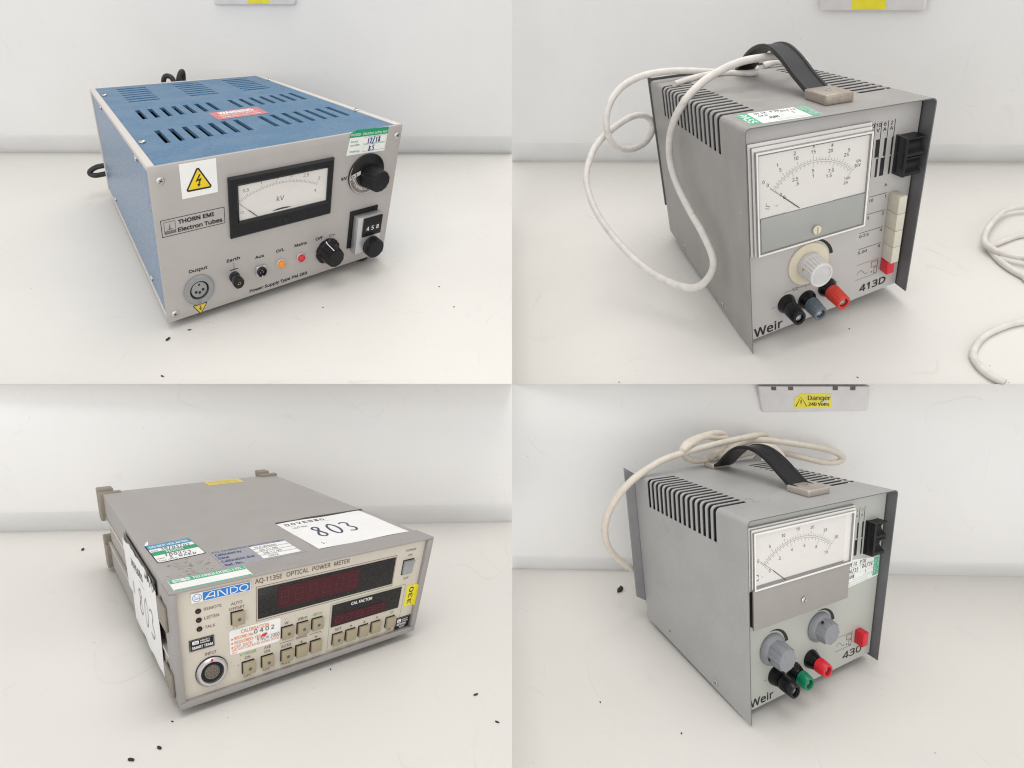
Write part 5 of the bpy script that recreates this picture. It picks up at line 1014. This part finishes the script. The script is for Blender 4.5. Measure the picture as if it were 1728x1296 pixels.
b = MB(); f = topf(b, H); f.quad(1.7, .5, 26.1, 12.2, 'label_white', 1, 8); f.quad(1.9, 8.0, 25.9, 12.0, 'mint_green', 2, 8); f.quad(1.9, .7, 25.9, 1.5, 'mint_green', 2, 8)
f.text('GTI&D', 3.0, 8.6, 2.7, 'white_ink', 3, 5.0, weight=.05); f.text('TECHNOLOGIES LTD.', 9.0, 8.7, 2.4, 'white_ink', 3, 16.0, weight=.02); b.build('company_sticker', T3, SH, smooth=False)
b = MB(); f = topf(b, HT); f.quad(54.6, 167.5, 75.4, 179.6, 'pale_yellow', 1, 6)
for v in (170, 173, 176): f.text('caution high voltage inside', 56, v, 1.3, 'meter_taupe', 2, 17)
b.build('caution_sticker', T3, SH, smooth=False)
# paper lot labels
b = MB(); us = lin(55.3, 103.5, 20); vs = lin(14.4, 61.3, 16)
def paper_top(u, v, d):
    lift = .18 + .12 * math.sin(u * .22 + v * .1); drop = 0 if u < 97 else -(u - 97) ** 1.5 * .35
    return (u if u < 99 else 99 + (u - 99) * .8, v, HT + lift + drop - d)
b.sheet(us, vs, paper_top, lambda u, v: False, .12, 'paper_white'); f = Frame(b, lambda u, v, l: (lambda p: (p[0], p[1], p[2] + l))(paper_top(u, v, 0)), .07)
for i, c in enumerate('DOVEBiD'): f.text(c, 57.6 + i * 2.75, 54.8, 3.4, 'grey_ink', 1, 1.7, weight=.02)
f.stroke([(57.5, 53.3), (77, 53.1)], .16, 'grey_ink', 1); f.text('LOT No.', 58.6, 48.6, 2.6, 'grey_ink', 1, 6.8); f.text('2 -', 59.4, 19.6, 2.4, 'grey_ink', 1, 2.0)
def big(s, u, v, cw, ch, w, fr, m='pen_blue'):
    for i, c in enumerate(s):
        for P in DIG[c]:
            Q = []
            for k in range(len(P) - 1):
                for t in range(4): Q.append((P[k][0] + (P[k + 1][0] - P[k][0]) * t / 4, P[k][1] + (P[k + 1][1] - P[k][1]) * t / 4))
            Q.append(P[-1])
            for _ in range(3): Q = [Q[0]] + [((Q[j - 1][0] + 2 * Q[j][0] + Q[j + 1][0]) / 4, (Q[j - 1][1] + 2 * Q[j][1] + Q[j + 1][1]) / 4) for j in range(1, len(Q) - 1)] + [Q[-1]]
            fr.stroke([(u + i * cw + x * cw * .86 + .08 * y * cw, v + y * ch) for x, y in Q], w, m, 2)
big('803', 62.4, 29.5, 7.0, 17.0, .95, f)
b.build('lot_label', T3, SH, smooth=False, label='white paper lot label on the top, numbered 803')
b = MB(); f = topf(b, HT); f.poly([(55.2, 61.2), (98.9, 61.6), (99.3, 64.2), (96.5, 63.7), (70, 64.6), (66.0, 63.6), (55.6, 63.6)], 'tape_black', 3); b.build('tape_strip', T3, SH, smooth=False)
b = MB(); us = lin(24.2, 101, 26); vs = lin(1.6, 36.4, 14)
def paper_side(y, z, d):
    top = 37.6 - max(0, (34 - y) * .25) - .35 * math.sin(y * .5) - max(0, (y - 84) * .12); bot = 1.4 + .5 * math.sin(y * .31)
    t = (z - 1.6) / 34.8; zz = bot + (top - bot) * t; bulge = .1 + .22 * math.sin(y * .09 + z * .05) ** 2
    return (-bulge - .35 + d, y, zz)
b.sheet([101 - (u - 24.2) for u in us], vs, paper_side, lambda u, v: v < 14 and u > 88, .12, 'paper_white')
f = Frame(b, lambda u, v, l: (lambda p: (p[0] - l, p[1], p[2]))(paper_side(-u, v, 0)), .08)
for i, c in enumerate('DOVEBiD'): f.text(c, -81.5 + i * 4.1, 28.6, 3.0, 'black_ink', 1, 2.6, weight=.03)
big('803', -72, 10.5, 13.5, 12.5, .75, f, 'pencil_grey'); f.stroke([(-80, 26.6), (-52, 26.4)], .14, 'grey_ink', 1); f.quad(-84, 15, -81.6, 20.5, 'rocker_grey', 1, 2)
b.build('lot_label', T3, SH, smooth=False, label='crumpled paper lot label on the left side')
b = MB(); f = leftf(b, -.3); rnd = random.Random(3); P = [(-98, 40.4), (-24, 39.4)]; low = [(-24 - i * 3.7, 35.2 - rnd.random() * 2.2) for i in range(21)]; f.poly(P + low, 'tape_black', 1)
for i in range(9): u = -27 - rnd.random() * 14; v = 33.5 + rnd.random() * 3.6; f.poly([(u, v), (u + 1.6 + rnd.random() * 2, v + .6), (u + 1.0, v + 2.2 + rnd.random())], 'tape_black', 6 + i)
b.build('tape_strip', T3, SH, smooth=False)
b = MB(); f = leftf(b, -.2); f.quad(-107, 29.8, -88.5, 35.4, 'label_white', 1, 4); f.rect(-105, 30.6, -90.5, 34.6, .25, 'rocker_grey', 2); b.build('inventory_sticker', T3, SH, smooth=False)

# ================================================================== cable coil and crumbs on the benches
b = MB()
def far(a, b_):
    A, B_ = Vector(a), Vector(b_); return [tuple(A * .85 + B_ * .15 + Vector((.05, 0, .002))), tuple((A + B_) / 2 + Vector((.085, 0, .006))), tuple(A * .15 + B_ * .85 + Vector((.05, 0, .002)))]
b.tube(COIL[0] + far(COIL[0][-1], COIL[1][0]) + COIL[1] + far(COIL[1][-1], COIL[2][0]) + COIL[2], .0037, 'cable_white', 14)
o = b.build('power_cable'); tag(o, 'loose coil of white mains cable lying on the bench at the right edge', 'cable')
CL = {1: ('largest black crumb below the front left corner of the blue power supply', 'small black crumb below the yellow triangle of the blue power supply', 'black flake near the bottom edge in front of the blue power supply', 'farther of two dark crumbs right of the blue power supply', 'nearer of two dark crumbs right of the blue power supply', 'tiny dark fleck close under the front of the blue power supply'),
      2: ('small dark crumb in front of the red post of the white knob supply', 'dark crumb at the bench edge below the white knob supply', 'dark crumb at the bench edge left of the white knob supply'),
      3: ('big black flake left of the optical power meter near the wall', 'black crumb nearest the lower left corner below the optical power meter', 'black crumb below the front left corner of the optical power meter', 'farther of two dark crumbs right of the optical power meter', 'nearer of two dark crumbs right of the optical power meter', 'faint crumb just below the front edge of the optical power meter', 'grey speck under the left front corner of the optical power meter'),
      4: ('large black flake left of the light grey case near the wall', 'small dark crumb left of the front corner of the light grey case', 'tiny crumb nearest the bottom edge left of the light grey case')}
rnd = random.Random(11)
BIG = {(1, 0): 1.5, (3, 0): 2.1, (3, 1): 1.3, (3, 2): 1.1, (4, 0): 3.4, (3, 3): 1.1, (3, 4): .9, (1, 1): .9, (1, 2): .9}
for k, L in CRUMBS.items():
    for i, p in enumerate(L):
        sc = BIG.get((k, i), .6) * {1: .0015, 2: .0014, 3: .0009, 4: .0013}[k]
        bm = bmesh.new(); bmesh.ops.create_icosphere(bm, subdivisions=2, radius=1)
        ang = rnd.random() * 3
        for v in bm.verts:
            q = v.co * (1 + rnd.uniform(-.25, .25)); x, y, z = q.x * 1.7, q.y * .75, q.z * .45
            v.co = (x * math.cos(ang) - y * math.sin(ang), x * math.sin(ang) + y * math.cos(ang), z)
        me = bpy.data.meshes.new('crumb'); bm.to_mesh(me); bm.free(); me.materials.append(MATS['crumb_black'])
        o = bpy.data.objects.new('crumb', me); C.objects.link(o); o.scale = (sc, sc, sc)
        up = Vector(BENCH_UP[k]); o.location = Vector(p) + up * sc * .42; o.rotation_euler = up.to_track_quat('Z', 'Y').to_euler()
        tag(o, CL[k][i], 'crumb', 'black crumbs scattered on the benches')
